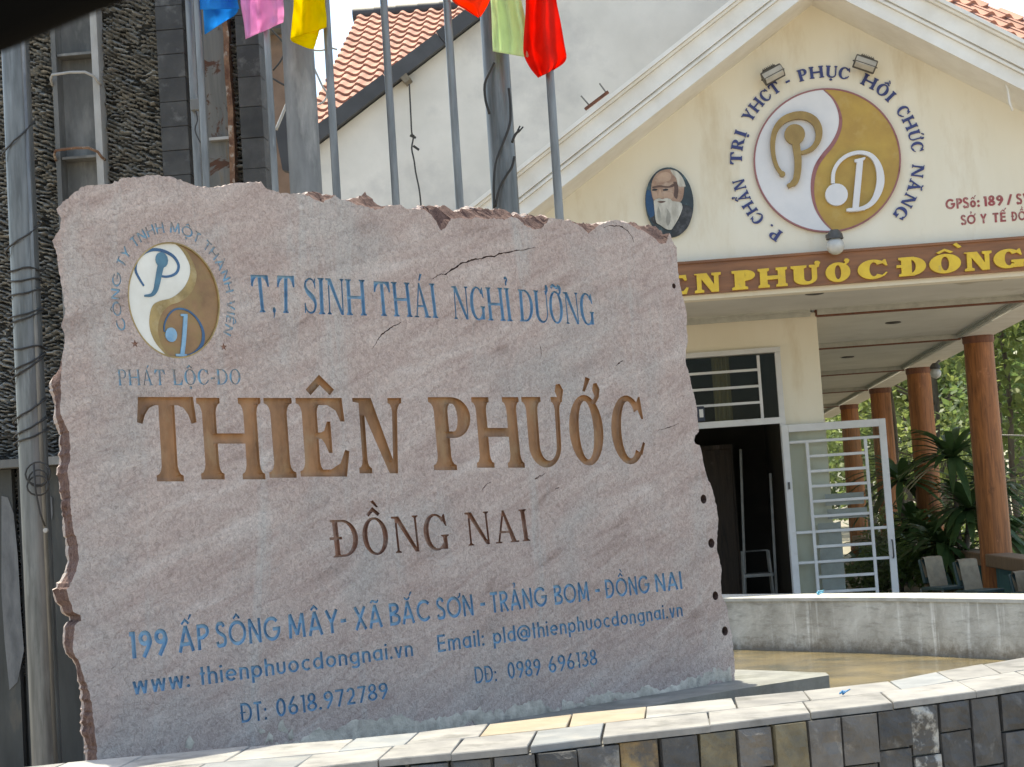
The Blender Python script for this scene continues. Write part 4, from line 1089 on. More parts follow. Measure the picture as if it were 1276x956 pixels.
# round emblem on the gable
Ec = fp(1030.2, 200.3); Er = (fp(1120.5, 193)-fp(939.8, 207.5)).length/2
# place using local axes of the wall; letters are upright in the wall plane
def ef(x, y, off=0.0): return Vector((Ec.x+x*Er, YF-off, Ec.z+y*Er))
def ez(off): return lambda x, y: ef(x, y, off)
def wpx(px, py):                                        # photograph pixel -> emblem unit coordinates
    p = fp(px, py); return ((p.x-Ec.x)/Er, (p.z-Ec.z)/Er)
def zz(px, py): return wpx(900+px/3.393, 60+py/3.393)   # from the enlarged view
disc_o = thing('round_emblem', (Ec.x, YF, Ec.z), 'round white and gold wall emblem with large raised letters inside a ring of blue lettering', 'emblem')
M_EW = mat('emblem_white', (.74, .73, .74), (.66, .66, .68), 3, .45, .1)
M_EG = mat('emblem_gold', (.50, .32, .06), (.41, .25, .05), 4, .45, .2, dirt=(.5, .34, .10), dscale=7, dlo=.55, dhi=.75)
M_EGL = mat('emblem_gold_letter', (.36, .24, .075), (.28, .18, .055), 9, .5, .15)
M_EM = mat('maroon_paint', (.17, .03, .035), (.30, .12, .12), 5, .5, .1, lo=.55, hi=.7)
def ein(name, polys, mt, off, th): return raised(polys, ez(off), (0, -1, 0), th).build(name, mt, disc_o)
sc_ = catmull([zz(*p) for p in [(425, 178), (465, 215), (490, 262), (499, 310), (490, 360), (463, 412), (425, 458), (396, 505), (382, 560), (381, 620), (395, 680), (425, 732), (465, 774)]], 4)
sc_[0] = tuple(Vector(sc_[0]).normalized()); sc_[-1] = tuple(Vector(sc_[-1]).normalized())
ein('white_half', [sc_[::-1]+acut(sc_[0], sc_[-1], False)[1:-1]], M_EW, .0, .03)
ein('gold_half', [sc_+acut(sc_[-1], sc_[0], False)[1:-1]], M_EG, .0, .028)
nS = len(sc_)
ein('dividing_band', stroke(sc_, [.012+.045*math.sin(math.pi*i/(nS-1)) for i in range(nS)]), M_EM, .026, .008)
ein('rim', [band2((0, 0, 1.012, 1.012), (0, 0, .990, .990), 0, 180, 36), band2((0, 0, 1.012, 1.012), (0, 0, .990, .990), 180, 360, 36)], M_EM, .0, .034)
pg = catmull([zz(*p) for p in [(252, 540), (228, 505), (214, 455), (212, 400), (224, 350), (255, 312), (300, 293), (345, 292), (385, 312), (405, 350), (402, 395), (378, 430), (345, 446), (322, 448)]], 4)
nP = len(pg)
ein('raised_letter', stroke(pg, [.05+.07*math.sin(math.pi*i/(nP-1))**2*(.4+.9*i/nP) for i in range(nP)])+[disc(*zz(252, 538), .04)], M_EGL, .028, .05)
pst = catmull([zz(*p) for p in [(305, 385), (312, 430), (318, 480), (316, 530), (305, 570), (275, 590)]], 4)
ein('raised_letter', [disc(*zz(304, 371), .142, 20)]+stroke(pst, [.085+.02*(1-i/len(pst)) if i < len(pst)-3 else .06 for i in range(len(pst))]), M_EGL, .028, .055)
dg = catmull([zz(*p) for p in [(465, 578), (468, 530), (490, 488), (530, 458), (580, 447), (625, 460), (655, 500), (666, 560), (655, 615), (628, 660), (585, 684), (530, 690)]], 4)
nD = len(dg)
ein('raised_letter', stroke(dg, [.05+.055*math.exp(-((i/(nD-1)-.66)/.16)**2) for i in range(nD)]), M_EW, .026, .05)
ein('raised_letter', stroke([zz(579, 480), zz(570, 580), zz(560, 685)], .085)+[[zz(556, 478), zz(601, 467), zz(600, 476), zz(572, 492), zz(556, 487)], [zz(522, 685), zz(600, 678), zz(600, 690), zz(522, 696)]], M_EW, .026, .055)
ein('raised_letter', [disc(*zz(480, 625), .155, 20)], M_EW, .026, .05)
RB = Serif(st=.20, ha=.09, sf=.06, sh=.08, br=.03)
def ringword(txt, a0, a1, r=1.17, h=.165):
    for ch, pp in ring_text(txt, r, a0, a1, h, RB, lambda x, y: (x, y)):
        raised(pp, ez(.0), (0, -1, 0), .015).build('blue_letter', M_BLUEL, disc_o)
ringword('P.', 234.5, 225); ringword('CHẨN', 219, 188); ringword('TRỊ', 178, 156); ringword('YHCT', 148, 117.5)
ringword('PHỤC', 104, 71); ringword('HỒI', 62.5, 39.5); ringword('CHỨC', 32, 1); ringword('NĂNG', -7, -44.5)
da_ = [(1.24*math.cos(R_(a)), 1.24*math.sin(R_(a))) for a in (112.8, 110)]
raised(stroke(da_, .025), ez(0), (0, -1, 0), .015).build('blue_letter', M_BLUEL, disc_o)

# printed licence lines at the right of the gable
lic = thing('licence_lettering', tuple(fp(1220, 262)), 'two lines of faded red licence lettering at the right of the gable wall', 'lettering')
def licword(txt, x0_, x1_, yt, yb, t=.2):
    lay, W = layout(txt, Sans(t), .12); q = quadmap((x0_-.8, yt), (x1_-.8, yt-(x1_-x0_)*.078), (x0_, yb), (x1_, yb-(x1_-x0_)*.078), lambda x, y: fp(x, y, YF))
    for ch, polys, xx in lay:
        raised(polys, lambda x, y: q((xx+x)/W, y), (0, -1, 0), .004).build('red_letter', M_REDL, lic)
licword('GPSố:', 1178.5, 1221, 248.5, 261.3); licword('189', 1225.5, 1250, 245, 257.5); licword('/', 1256, 1261, 242.5, 255.5, .16); licword('SYT', 1267, 1290, 242, 254.8)
licword('SỞ', 1198, 1216, 268.7, 280.5); licword('Y', 1222, 1229.5, 267, 278.8); licword('TẾ', 1237.5, 1254, 265.6, 277.5); licword('ĐỒNG', 1261, 1297, 264, 275.8); licword('NAI', 1304, 1326, 260.5, 272.5)

# floodlights over the emblem, globe lamp below
M_LAMP = mat('grey_lamp_metal', (.12, .115, .105), (.07, .065, .06), 12, .5, .2, metal=.2)
M_LGLASS = mat('lamp_glass', (.55, .53, .48), (.42, .40, .36), 8, .2, .05)
def flood(px, py, tilt, label):
    p = fp(px, py, YF-.16); t = thing('floodlight', (p.x, YF, p.z), label, 'floodlight', 'floodlights above the emblem')
    M = Matrix.Rotation(R_(tilt), 3, 'Y') @ Matrix.Rotation(R_(-28), 3, 'X')
    mb = MB(); mb.box(p, (.11, .055, .05), M=M, bev=.008); mb.box(p+M@Vector((0, .02, .065)), (.07, .04, .03), M=M, bev=.006)
    for k in range(-3, 4): mb.box(p+M@Vector((k*.018, .02, .098)), (.003, .035, .012), M=M)
    h = mb.build('housing', M_LAMP, t)
    g_ = MB(); g_.box(p+M@Vector((0, -.02, -.052)), (.095, .035, .004), M=M); g_.box(p+M@Vector((0, -.057, -.01)), (.1, .004, .028), M=M); g_.build('glass', M_LGLASS, t)
    b_ = MB(); b_.bar(p+M@Vector((.118, .0, .0)), Vector((p.x+.05, YF, p.z+.05)), .02, .008); b_.bar(p+M@Vector((-.118, .0, .0)), Vector((p.x-.05, YF, p.z+.05)), .02, .008); b_.build('bracket', M_LAMP, t)
flood(963, 93, -24, 'grey floodlight at the upper left of the round emblem')
flood(1078, 80, 24, 'grey floodlight at the upper right of the round emblem')
M_GLOBE = mat('cloudy_globe_glass', (.62, .62, .60), (.46, .46, .44), 6, .12, .05)
def globe(p, r, label, back):
    t = thing('globe_lamp', p, label, 'globe lamp'); p = Vector(p)
    mb = MB(); mb.lathe(p-Vector((0, 0, r)), [(r*math.sin(math.pi*k/12), r-r*math.cos(math.pi*k/12)) for k in range(13)], 20); mb.build('globe', M_GLOBE, t, smooth=True)
    mb = MB(); mb.lathe(p+Vector((0, 0, r*.75)), [(0, .09), (.04, .09), (.075, .05), (.085, 0), (.0, 0)], 16); mb.bar(p+Vector((0, 0, r+.04)), Vector(back)+Vector((0, 0, r+.04)), .03, .03); mb.build('fitting', M_LAMP, t, auto=30)
pg_ = fp(1041, 306.5, YF-.22); globe(pg_, .088, 'cloudy white globe lamp just below the round emblem', (pg_.x-.05, YF, pg_.z))
pg2 = on_y(1166, 465, 27.6); globe(pg2, .085, 'white globe lamp hanging beside the second veranda column', (4.6, 28.2, pg2.z+.1))

# porch and veranda ceiling
ZC = fp(1000, 358).z+.02; XV0, XV1 = -3.0, 4.83; YE = 47.0
cl = thing('veranda_ceiling', (2.5, 25, ZC), 'pale panelled veranda ceiling with brown cross beams running back behind the door', 'ceiling')
beamY = [24.75, 30.3, 35.4, 41.0]
edges_ = [YF+.22, YW]+beamY+[YE]
for a, b_ in zip(edges_, edges_[1:]):
    x_l = XV0 if a < YW-.1 else 1.94
    mb = MB(); mb.box(((x_l+4.35)/2, (a+b_)/2, ZC+.05), ((4.35-x_l)/2, (b_-a)/2-.004, .02)); mb.build('ceiling_panel', M_CEIL, cl)
for Y in [YW+.0]+beamY:
    x_l = 1.96
    mb = MB(); mb.box(((x_l+4.35)/2, Y+.05, ZC+.0), ((4.35-x_l)/2, .06, .045)); mb.build('cross_beam', M_BEAMB, cl)
def dentils(a, b_, n_, name='egg_moulding'):
    a = Vector(a); b_ = Vector(b_); mb = MB(); d = (b_-a); L = d.length; d.normalize()
    mb.bar(a, b_, .03, .075); mb.bar(a+Vector((0, 0, .03)), b_+Vector((0, 0, .03)), .09, .03)
    k = 0
    while k*.09 < L:
        p = a+d*(k*.09+.03); M = Matrix((d, d.cross(Vector((0, 0, 1))), Vector((0, 0, 1)))).transposed() @ Matrix.Rotation(R_(25), 3, 'Y')
        mb.box(p+Vector((0, 0, .0)), (.022, .026, .014), M=M); k += 1
    o = mb.build(name, M_MOULD, cl); o['kind'] = 'stuff'
dentils((XV0, YW-.05, ZC-.005), (1.9, YW-.05, ZC-.005), 40)
for Y in [YW]+beamY: dentils((1.98, Y-.05, ZC+.005), (4.30, Y-.05, ZC+.005), 24)
for a, b_ in zip([YF+.3]+[y+.15 for y in [YW]+beamY], [y-.1 for y in [YW]+beamY]+[YE]): dentils((4.31, a, ZC+.005), (4.31, b_, ZC+.005), 30)
for px, py in ((1015, 365), (1113, 401.5), (1056.5, 444.5)):
    p = on_z(px, py, ZC+.03); mb = MB(); mb.lathe(p-Vector((0, 0, .012)), [(0, .02), (.085, .02), (.10, .0), (.085, -.004), (.07, .012), (0, .012)], 18)
    tag(mb.build('ceiling_downlight', M_LAMP, smooth=True), {1015: 'small recessed ceiling light nearest the lettered board', 1113: 'small recessed ceiling light in the panel right of the cream wall corner', 1056.5: 'small recessed ceiling light in the third ceiling panel back'}[px], 'ceiling light', 'recessed lights in the veranda ceiling')
mb = MB(); st_ = [on_z(x, y, ZC+.0296) for x, y in ((1183, 352), (1205, 347), (1235, 340), (1258, 338), (1261, 342), (1248, 350), (1222, 351), (1200, 355))]
mb.prism([(p.x, p.y, ZC+.030) for p in st_], (0, 0, -.004)); mb.build('damp_patch', M_STAIN, cl)
# side and front beams
sbm = MB(); sbm.box((4.58, (YF+YE)/2, ZC+.10), (.205, (YE-YF)/2, .12)); sbm.build('side_beam', M_CREAMT, cl)
sb2 = MB(); sb2.box((4.86, (YF+YE)/2-.3, ZC+.20), (.06, (YE-YF)/2+.4, .12)); sb2.build('eave_board', M_CREAMT, cl)
fbm_ = MB(); fbm_.box(((xl+XR)/2, YF+.11, ZC-.0+.13), ((XR-xl)/2, .11, .145)); fbm_.build('front_beam', M_CREAMT, cl)
# columns
def column(Y, label, X=4.58):
    t = thing('veranda_column', (X, Y, 0), label, 'column', 'round brown columns along the veranda')
    mb = MB(); n = 20
    mb.lathe((X, Y, 0), [(.215, 0), (.213, 1.2), (.207, 2.4), (.20, ZC-.02-.10)], n); mb.build('shaft', M_WOOD, t, smooth=True)
    mb = MB(); mb.lathe((X, Y, ZC-.12), [(.20, 0), (.215, .02), (.215, .10)], n); mb.build('collar', M_BEAMB, t, smooth=True)
column(beamY[0], 'nearest and thickest round orange-brown veranda column')
column(beamY[1], 'second round orange-brown veranda column, with a globe lamp beside its head')
column(beamY[2], 'third round orange-brown veranda column, seen above the open glazed door')
column(beamY[3], 'farthest visible round orange-brown veranda column, seen through the door glass')
column(19.0, 'round brown column at the front corner of the veranda, outside the right edge')if False else None

# ground-floor wall with door opening and transom
gw = thing('ground_floor_room', (-.5, 22, 0), 'cream ground-floor room with a dark open doorway and a barred transom window', 'building')
jx0, jx1 = -1.35, on_y(970, 480, YW).x; ztr0 = on_y(920, 527.5, YW).z; ztop = on_y(915, 442, YW).z; XC = on_y(1017, 392, YW).x
wm = MB()
wm.box(((jx1+XC)/2, YW+.1, ZC/2), ((XC-jx1)/2, .1, ZC/2)); wm.box(((XV0+jx0)/2, YW+.1, ZC/2), ((jx0-XV0)/2, .1, ZC/2))
wm.box(((jx0+jx1)/2, YW+.1, (ztop+ZC)/2), ((jx1-jx0)/2, .1, (ZC-ztop)/2))
wm.box((XC-.1, (YW+.2+YE)/2, ZC/2), (.1, (YE-YW-.2)/2, ZC/2)); wm.box((XV0+.1, 23, ZC/2), (.1, 2.8, ZC/2))
wm.build('wall', M_CREAM, gw)
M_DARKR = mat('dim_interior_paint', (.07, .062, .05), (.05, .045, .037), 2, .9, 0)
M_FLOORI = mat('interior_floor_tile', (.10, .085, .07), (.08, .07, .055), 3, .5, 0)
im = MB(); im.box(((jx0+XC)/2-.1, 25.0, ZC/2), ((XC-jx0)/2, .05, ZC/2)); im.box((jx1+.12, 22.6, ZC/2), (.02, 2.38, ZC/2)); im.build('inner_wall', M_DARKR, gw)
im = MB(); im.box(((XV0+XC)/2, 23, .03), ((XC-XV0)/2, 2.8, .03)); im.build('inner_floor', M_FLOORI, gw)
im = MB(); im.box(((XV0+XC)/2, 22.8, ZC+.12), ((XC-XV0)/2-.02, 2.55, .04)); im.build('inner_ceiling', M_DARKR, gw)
M_ALU = mat('white_painted_metal', (.66, .66, .66), (.57, .57, .57), 4, .45, .1, 40, .002, dirt=(.45, .42, .38), dscale=6, dlo=.62, dhi=.8)
M_GLASS, ntg, bg_ = newmat('window_glass'); bg_.inputs['Base Color'].default_value = (.78, .82, .80, 1); bg_.inputs['Transmission Weight'].default_value = 1; bg_.inputs['Roughness'].default_value = .015; bg_.inputs['IOR'].default_value = 1.15
# transom window
tw = thing('transom_window', (jx1-1, YW, ztr0), 'white barred transom window above the dark doorway', 'window')
fw = .045
mb = MB()
mb.box(((jx0+jx1)/2, YW-.012, ztop+.02), ((jx1-jx0)/2+fw, .05, .028)); mb.box(((jx0+jx1)/2, YW-.012, ztr0), ((jx1-jx0)/2+fw, .05, .035))
mb.build('frame', M_ALU, tw)
for x, zlo, zhi in ((jx1+.012, 0, ztop-.01), (jx0-.02, 0, ztop-.01)):
    mb = MB(); mb.box((x, YW-.01, (zlo+zhi)/2), (.03, .045, (zhi-zlo)/2)); mb.build('jamb', M_ALU, tw)
xm = on_y(947, 480, YW).x; hB = (ztop-ztr0)
for k in range(1, 4):
    z = ztr0+.035+(hB-.04)*k/4; mb = MB(); mb.box(((jx0+xm)/2, YW-.01, z), ((xm-jx0)/2, .012, .014)); mb.build('glazing_bar', M_ALU, tw)
mb = MB(); mb.box((xm, YW-.014, (ztop+ztr0)/2), (.016, .016, hB/2-.03)); mb.build('glazing_bar', M_ALU, tw)
mb = MB(); mb.box(((jx0+jx1)/2, YW+.02, (ztop+ztr0)/2), ((jx1-jx0)/2, .004, hB/2-.02)); mb.build('pane', M_GLASS, tw)
M_CURT = mat('dull_yellow_curtain', (.20, .16, .07), (.12, .10, .05), 5, .9, .2, stretch=(8, 8, .5))
cx_ = on_y(900, 490, YW+.25).x; mb = MB()
vs = []; 
for j in range(2):
    for i in range(13): vs.append((cx_-.10+.2*i/12, YW+.25+.02*math.sin(i*1.9), ztr0 if j == 0 else ztop))
mb.add(vs, [[i, i+1, 14+i, 13+i] for i in range(12)]); mb.add([Vector(v)+Vector((0, .012, 0)) for v in vs], [[13+i, 14+i, i+1, i] for i in range(12)])
tag(mb.build('curtain', M_CURT, smooth=True, fix=False), 'narrow dull yellow curtain strip hanging behind the transom window', 'curtain')
# small dark meter box on the transom corner
p = on_y(873, 516, YW-.1); mb = MB(); mb.box((p.x, YW-.1, p.z), (.045, .035, .085), bev=.008); mt_ = thing('wall_box', (p.x, YW-.06, p.z), 'small dark blue box with a pale display beside the transom window', 'switch box')
mb.build('box_body', mat('dark_blue_box', (.03, .04, .07), None, 5, .5, 0), mt_); mb = MB(); mb.box((p.x+.008, YW-.137, p.z+.005), (.022, .003, .045)); mb.build('display', M_ALU, mt_)
# open glazed door leaf
hp = on_y(973, 530, YW-.08); XT1 = on_y(1103, 520, YW-.12).x; ZT = on_y(975, 529.5, YW-.08).z-.005
leaf = thing('glazed_door', (hp.x, YW-.1, 0), 'open white metal door leaf with glass and horizontal bars, folded back beside the doorway', 'door')
LW = XT1-hp.x; LY = YW-.10
def lbox(name, u0_, u1_, z0, z1, th=.022, mt=M_ALU, dy=0): 
    mb = MB(); mb.box((hp.x+(u0_+u1_)/2*LW, LY+dy, (z0+z1)/2), ((u1_-u0_)/2*LW, th, (z1-z0)/2), bev=.004 if th > .01 else 0); return mb.build(name, mt, leaf)
fwid = .075; sc2 = 1/LW
lbox('stile', 0, fwid*sc2, .08, ZT); lbox('stile', 1-fwid*sc2, 1, .08, ZT); lbox('rail', fwid*sc2, 1-fwid*sc2, ZT-.085, ZT); lbox('rail', fwid*sc2, 1-fwid*sc2, .08, .22)
lbox('pane', fwid*sc2, 1-fwid*sc2, .22, ZT-.085, .004, M_GLASS)
ua, ub = .235, .795
z = ZT-.085-.115
lbox('glazing_bar', fwid*sc2, 1-fwid*sc2, z-.016, z+.016, .0135)
zi = z; k = 0
while zi-.168 > .4:
    zi -= .168; k += 1
    full = k in (6, 8)
    lbox('glazing_bar', (fwid*sc2 if full else ua), (1-fwid*sc2 if full else ub), zi-.016, zi+.016, .0125)
for u in (ua, ub): lbox('glazing_bar', u-.015, u+.015, .22, z-.011, .018)
mb = MB(); p = Vector((hp.x+LW*(1-.03), LY-.05, ZT-1.45)); mb.tube([p+Vector((0, .03, -.1)), p+Vector((0, -.02, -.08)), p+Vector((0, -.02, .08)), p+Vector((0, .03, .1))], .009, 8); mb.build('handle', M_LAMP, leaf, smooth=True)
mb = MB(); mb.box((hp.x+.035, LY-.03, ZT-.68), (.012, .012, .04)); mb.build('hinge', M_LAMP, leaf)
# papers pasted on the glass
M_PAPER = mat('faded_paper', (.50, .49, .47), (.42, .41, .39), 9, .9, .1)
for u0_, u1_, z1, z0 in ((.37, .74, ZT-.80, ZT-.93), (.38, .76, ZT-.97, ZT-1.08)): lbox('paper_notice', u0_, u1_, z0, z1, .0015, M_PAPER, .012)
lbox('paper_notice', .28, .50, .3, ZT-1.12, .0015, M_PAPER, .012)
# things in the dark room
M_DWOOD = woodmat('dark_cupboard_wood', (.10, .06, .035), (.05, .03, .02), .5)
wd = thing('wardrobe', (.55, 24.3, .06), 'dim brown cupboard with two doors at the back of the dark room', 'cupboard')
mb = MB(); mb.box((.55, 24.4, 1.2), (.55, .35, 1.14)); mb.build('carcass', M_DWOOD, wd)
for x in (.28, .82):
    mb = MB(); mb.box((x, 24.03, 1.2), (.25, .018, 1.08), bev=.004); d_ = mb.build('cupboard_door', M_DWOOD, wd)
    mb = MB(); mb.box((x+(.2 if x < .5 else -.2), 24.0, 1.15), (.008, .012, .07)); mb.build('knob', M_LAMP, d_)
M_DIMM = mat('dull_steel_tube', (.30, .29, .27), (.2, .2, .19), 9, .5, .1, metal=.3)
def on_room(px, py, Y): return on_y(px, py, Y)
st2 = thing('step_stool', tuple(on_room(945, 730, 21.3)), 'grey tubular metal step stool standing inside the dark doorway', 'stool')
mb = MB()
for dy in (0, .35):
    a1, a2, a3, a4 = on_room(927, 735, 21.3), on_room(926, 688, 21.3), on_room(958, 686, 21.3), on_room(966, 735, 21.3)
    o_ = Vector((0, dy, 0)); mb.tube([Vector((a1.x, a1.y, .06))+o_, a2+o_, a3+o_, Vector((a4.x, a4.y, .06))+o_], .014, 6)
mb.build('leg_frame', M_DIMM, st2)
mb = MB(); b1, b2 = on_room(928, 718, 21.3), on_room(964, 716, 21.3); mb.box(((b1.x+b2.x)/2, 21.47, b1.z), ((b2.x-b1.x)/2, .18, .018)); mb.build('step', M_DIMM, st2)
for px, ya, yb, lab in ((925, 560, 730, 'tall pale aluminium strip leaning inside the dark room, left one'), (962, 590, 700, 'shorter pale aluminium strip leaning inside the doorway by the right jamb')):
    a1, a2 = on_room(px+2, yb, 21.8), on_room(px-2, ya, 22.0); mb = MB(); mb.bar((a1.x, a1.y, .07), a2, .03, .02); tag(mb.build('metal_strip', M_DIMM), lab, 'metal strip')

# veranda floor, low walls, chairs
M_TILEF = mat('veranda_floor_tile', (.30, .24, .19), (.24, .19, .15), 2, .5, .1)
mb = MB(); mb.box(((XV0+4.9)/2, (16.7+YE)/2, .025), ((4.9-XV0)/2, (YE-16.7)/2, .025)); tag(mb.build('veranda_floor', M_TILEF), kind='structure')
M_TEALW = mat('teal_panel_paint', (.06, .19, .22), (.04, .13, .16), 3, .7, .2, stretch=(8, 8, 1))
def lowwall(y0, y1, label):
    t = thing('veranda_parapet', (4.58, (y0+y1)/2, 0), label, 'low wall', 'teal low walls between the veranda columns')
    mb = MB(); mb.box((4.58, (y0+y1)/2, .25), (.06, (y1-y0)/2-.21, .25)); mb.build('panel', M_TEALW, t)
    mb = MB(); mb.box((4.56, (y0+y1)/2, .565), (.17, (y1-y0)/2-.205, .085), bev=.012); mb.build('rail', M_WOODR, t)
lowwall(19.3, beamY[0], 'teal low wall with a brown rail at the right edge, before the nearest column')
lowwall(beamY[0], beamY[1], 'teal low wall with a brown rail between the first and second veranda columns')
lowwall(beamY[1], beamY[2], 'teal low wall with a brown rail beyond the second veranda column')
lowwall(beamY[2], beamY[3], 'teal low wall with a brown rail beyond the third veranda column')
M_TAN = mat('tan_chair_cover', (.33, .27, .19), (.25, .20, .14), 12, .9, .3, 60)
M_DTEAL = mat('dark_teal_chair', (.06, .10, .10), (.04, .07, .07), 6, .5, .1)
def chair(px, py, Y, label):
    p = on_y(px, py, Y); X = p.x; zt_ = p.z
    t = thing('covered_chair', (X, Y, .05), label, 'chair', 'chairs along the teal low wall')
    mb = MB(); rot = Matrix.Rotation(R_(-12), 3, 'X'); Rz = Matrix.Rotation(R_(30), 3, 'Z')
    Mx = Rz @ Matrix.Rotation(R_(-14), 3, 'X')
    # cover folded over the backrest
    vs = []; prof = [(-.02, -.40), (-.03, -.1), (-.035, -.01), (0, .012), (.035, -.01), (.03, -.12), (.02, -.24)]
    for i in range(7):
        for y_, z_ in prof: vs.append(Vector((X, Y, zt_))+Mx@Vector((-.14+.28*i/6, y_+.006*math.sin(i*2.1), z_-.006*abs(i-3)/3)))
    n_ = len(prof)
    mb.add(vs, [[i*n_+j, (i+1)*n_+j, (i+1)*n_+j+1, i*n_+j+1] for i in range(6) for j in range(n_-1)]); mb.build('cover', M_TAN, t, smooth=True)
    mb = MB(); mb.box(Vector((X, Y, zt_-.22))+Mx@Vector((0, .0, .05)), (.16, .018, .15), M=Mx, bev=.006); mb.build('backrest', M_DTEAL, t)
    mb = MB(); sz = max(.3, zt_-.38); mb.box(Vector((X, Y, sz))+Rz@Vector((0, -.22, 0)), (.2, .2, .02), M=Rz, bev=.006); mb.build('seat', M_DTEAL, t)
    for sx, sy in ((-.17, -.38), (.17, -.38), (-.17, .03), (.17, .03)):
        mb = MB(); a = Vector((X, Y, sz))+Rz@Vector((sx, sy, 0)); b2 = Vector((a.x, a.y, .05)); mb.tube([a, b2], .012, 6); mb.build('leg', M_DIMM, t)
chair(1160, 694, 22.6, 'tan covered chair farthest left along the teal low wall')
chair(1203, 697, 22.0, 'tan covered chair in the middle, left of the nearest column')
chair(1273, 712, 21.2, 'tan covered chair at the right edge of the view, right of the nearest column')
# far end of the veranda
ew = MB(); ew.box((3.2, YE, ZC/2), (1.4, .1, ZC/2)); fe = thing('far_wall', (3.2, YE, 0), 'cream wall with a small window closing the far end of the veranda', 'wall')
ew.build('wall', M_CREAM, fe)
mb = MB(); mb.box((2.6, YE-.13, 2.7), (.45, .03, .6)); w_ = mb.build('window', M_ALU, fe); mb = MB(); mb.box((2.6, YE-.17, 2.7), (.38, .006, .52)); mb.build('pane', mat('dark_glass', (.03, .035, .035), None, 3, .1, 0), w_)

# ---------------------------------------------------------------- gutter clips, rusty bracket
br_ = MB(); M_RUST = mat('rusty_iron', (.10, .035, .018), (.05, .02, .012), 20, .9, .5)
a, b_ = fp(729, 136.5, YF+.4), fp(758, 114.5, YF+.4); br_.bar(a, b_, .03, .03)
brk = thing('rusty_bracket', tuple(a), 'small rusty iron bracket with two rods above the left slope of the pediment', 'bracket'); br_.build('bar', M_RUST, brk)
for (p1, p2) in (((734, 131), (724, 119.5)), ((755, 115), (747, 104))):
    mb = MB(); mb.tube([fp(*p1, YF+.4), fp(*p2, YF+.4)], .008, 6); mb.build('rod', M_LAMP, brk)

# oval portrait plaque (plain bearded old man)
oc = fp(834, 253, YF); orx = (fp(864, 252).x-fp(804, 256).x)/2; orz = (fp(834, 209.5).z-fp(834, 297).z)/2
por = thing('oval_portrait', (oc.x, YF, oc.z), 'oval plaque painted with an old man with a long white beard, on the cream gable', 'portrait')
M_PB = mat('portrait_dark_ground', (.03, .05, .06), (.02, .025, .03), 5, .4, .1, dirt=(.08, .14, .16), dscale=7)
M_SKIN = mat('painted_skin', (.42, .27, .19), (.30, .19, .14), 7, .5, .1, dirt=(.50, .38, .30), dscale=10)
M_BRD = mat('painted_white_beard', (.62, .60, .54), (.38, .36, .31), 16, .6, .3, stretch=(1, 1, .35))
M_COAT = mat('painted_dark_coat', (.035, .035, .037), (.02, .02, .022), 6, .5, .1, dirt=(.09, .09, .1), dscale=12)
M_PBL = mat('painted_blue_cloth', (.02, .10, .25), (.015, .05, .12), 9, .5, .1)
M_SKD = mat('painted_shadow_skin', (.16, .10, .08), (.10, .06, .05), 8, .6, 0)
M_SKL = mat('painted_light_flesh', (.52, .37, .28), (.44, .30, .22), 9, .5, .1)
M_BRS = mat('painted_beard_shadow', (.36, .35, .31), (.26, .25, .22), 12, .5, .1)
def op(x, y): return fp(780+x/7.97, 190+y/7.97)
oz_ = fp(780+425/7.97, 190+505/7.97)
def ol(px, py): p = op(px, py); return (p.x, p.z)
def oin(name, pts, mt, off, th=.006, sm=True):
    q = [ol(*p) for p in pts]
    q = catmull(q+[q[0]], 3)[:-1] if sm else q
    raised([q], lambda x, y: Vector((x, YF-off, y)), (0, -1, 0), th).build(name, mt, por)
ov = [(oc.x+orx*math.cos(R_(a)), oc.z+orz*math.sin(R_(a))) for a in range(0, 360, 9)]
raised([ov], lambda x, y: Vector((x, YF, y)), (0, -1, 0), .04).build('plaque', M_PB, por)
oin('blue_cloth', [(208, 380), (255, 400), (275, 500), (285, 620), (240, 650), (205, 560), (196, 470)], M_PBL, .04)
oin('coat', [(560, 520), (655, 560), (640, 690), (580, 790), (470, 842), (452, 800), (500, 700), (545, 600)], M_COAT, .04)
oin('coat', [(245, 660), (285, 640), (300, 720), (262, 700)], M_COAT, .04)
oin('head', [(250, 380), (262, 290), (310, 215), (390, 180), (470, 185), (540, 240), (575, 330), (570, 430), (540, 500), (440, 520), (320, 520), (268, 470)], M_SKIN, .045)
oin('hair', [(440, 182), (500, 195), (560, 260), (590, 340), (575, 350), (520, 345), (500, 270), (460, 220)], M_BRD, .050, .004)
oin('eyebrow', [(262, 350), (330, 335), (420, 345), (470, 320), (480, 345), (420, 362), (330, 356), (268, 368)], M_SKD, .050, .003)
for cx3 in (285, 392): oin('eye', [(cx3-28, 380), (cx3, 370), (cx3+28, 376), (cx3+22, 386), (cx3, 391), (cx3-24, 389)], M_COAT, .050, .004)
oin('nose', [(328, 380), (345, 380), (352, 430), (366, 455), (340, 468), (308, 455), (322, 430)], mat('painted_light_skin', (.52, .36, .26), (.42, .29, .21), 9, .5, .1), .050, .006)
oin('ear', [(530, 360), (570, 350), (565, 420), (530, 470), (515, 430)], M_SKIN, .050, .006)
oin('beard', [(275, 490), (330, 478), (400, 480), (470, 495), (545, 510), (555, 560), (520, 650), (480, 730), (450, 775), (400, 770), (340, 730), (300, 700), (285, 600)], M_BRD, .050, .010)
oin('forehead_light', [(300, 260), (345, 215), (410, 205), (450, 240), (430, 290), (350, 300)], M_SKL, .050, .003)
oin('cheek_light', [(262, 410), (305, 405), (312, 455), (290, 482), (268, 460)], M_SKL, .050, .003)
oin('cheek_light', [(375, 410), (450, 405), (470, 450), (430, 480), (380, 470)], M_SKL, .050, .003)
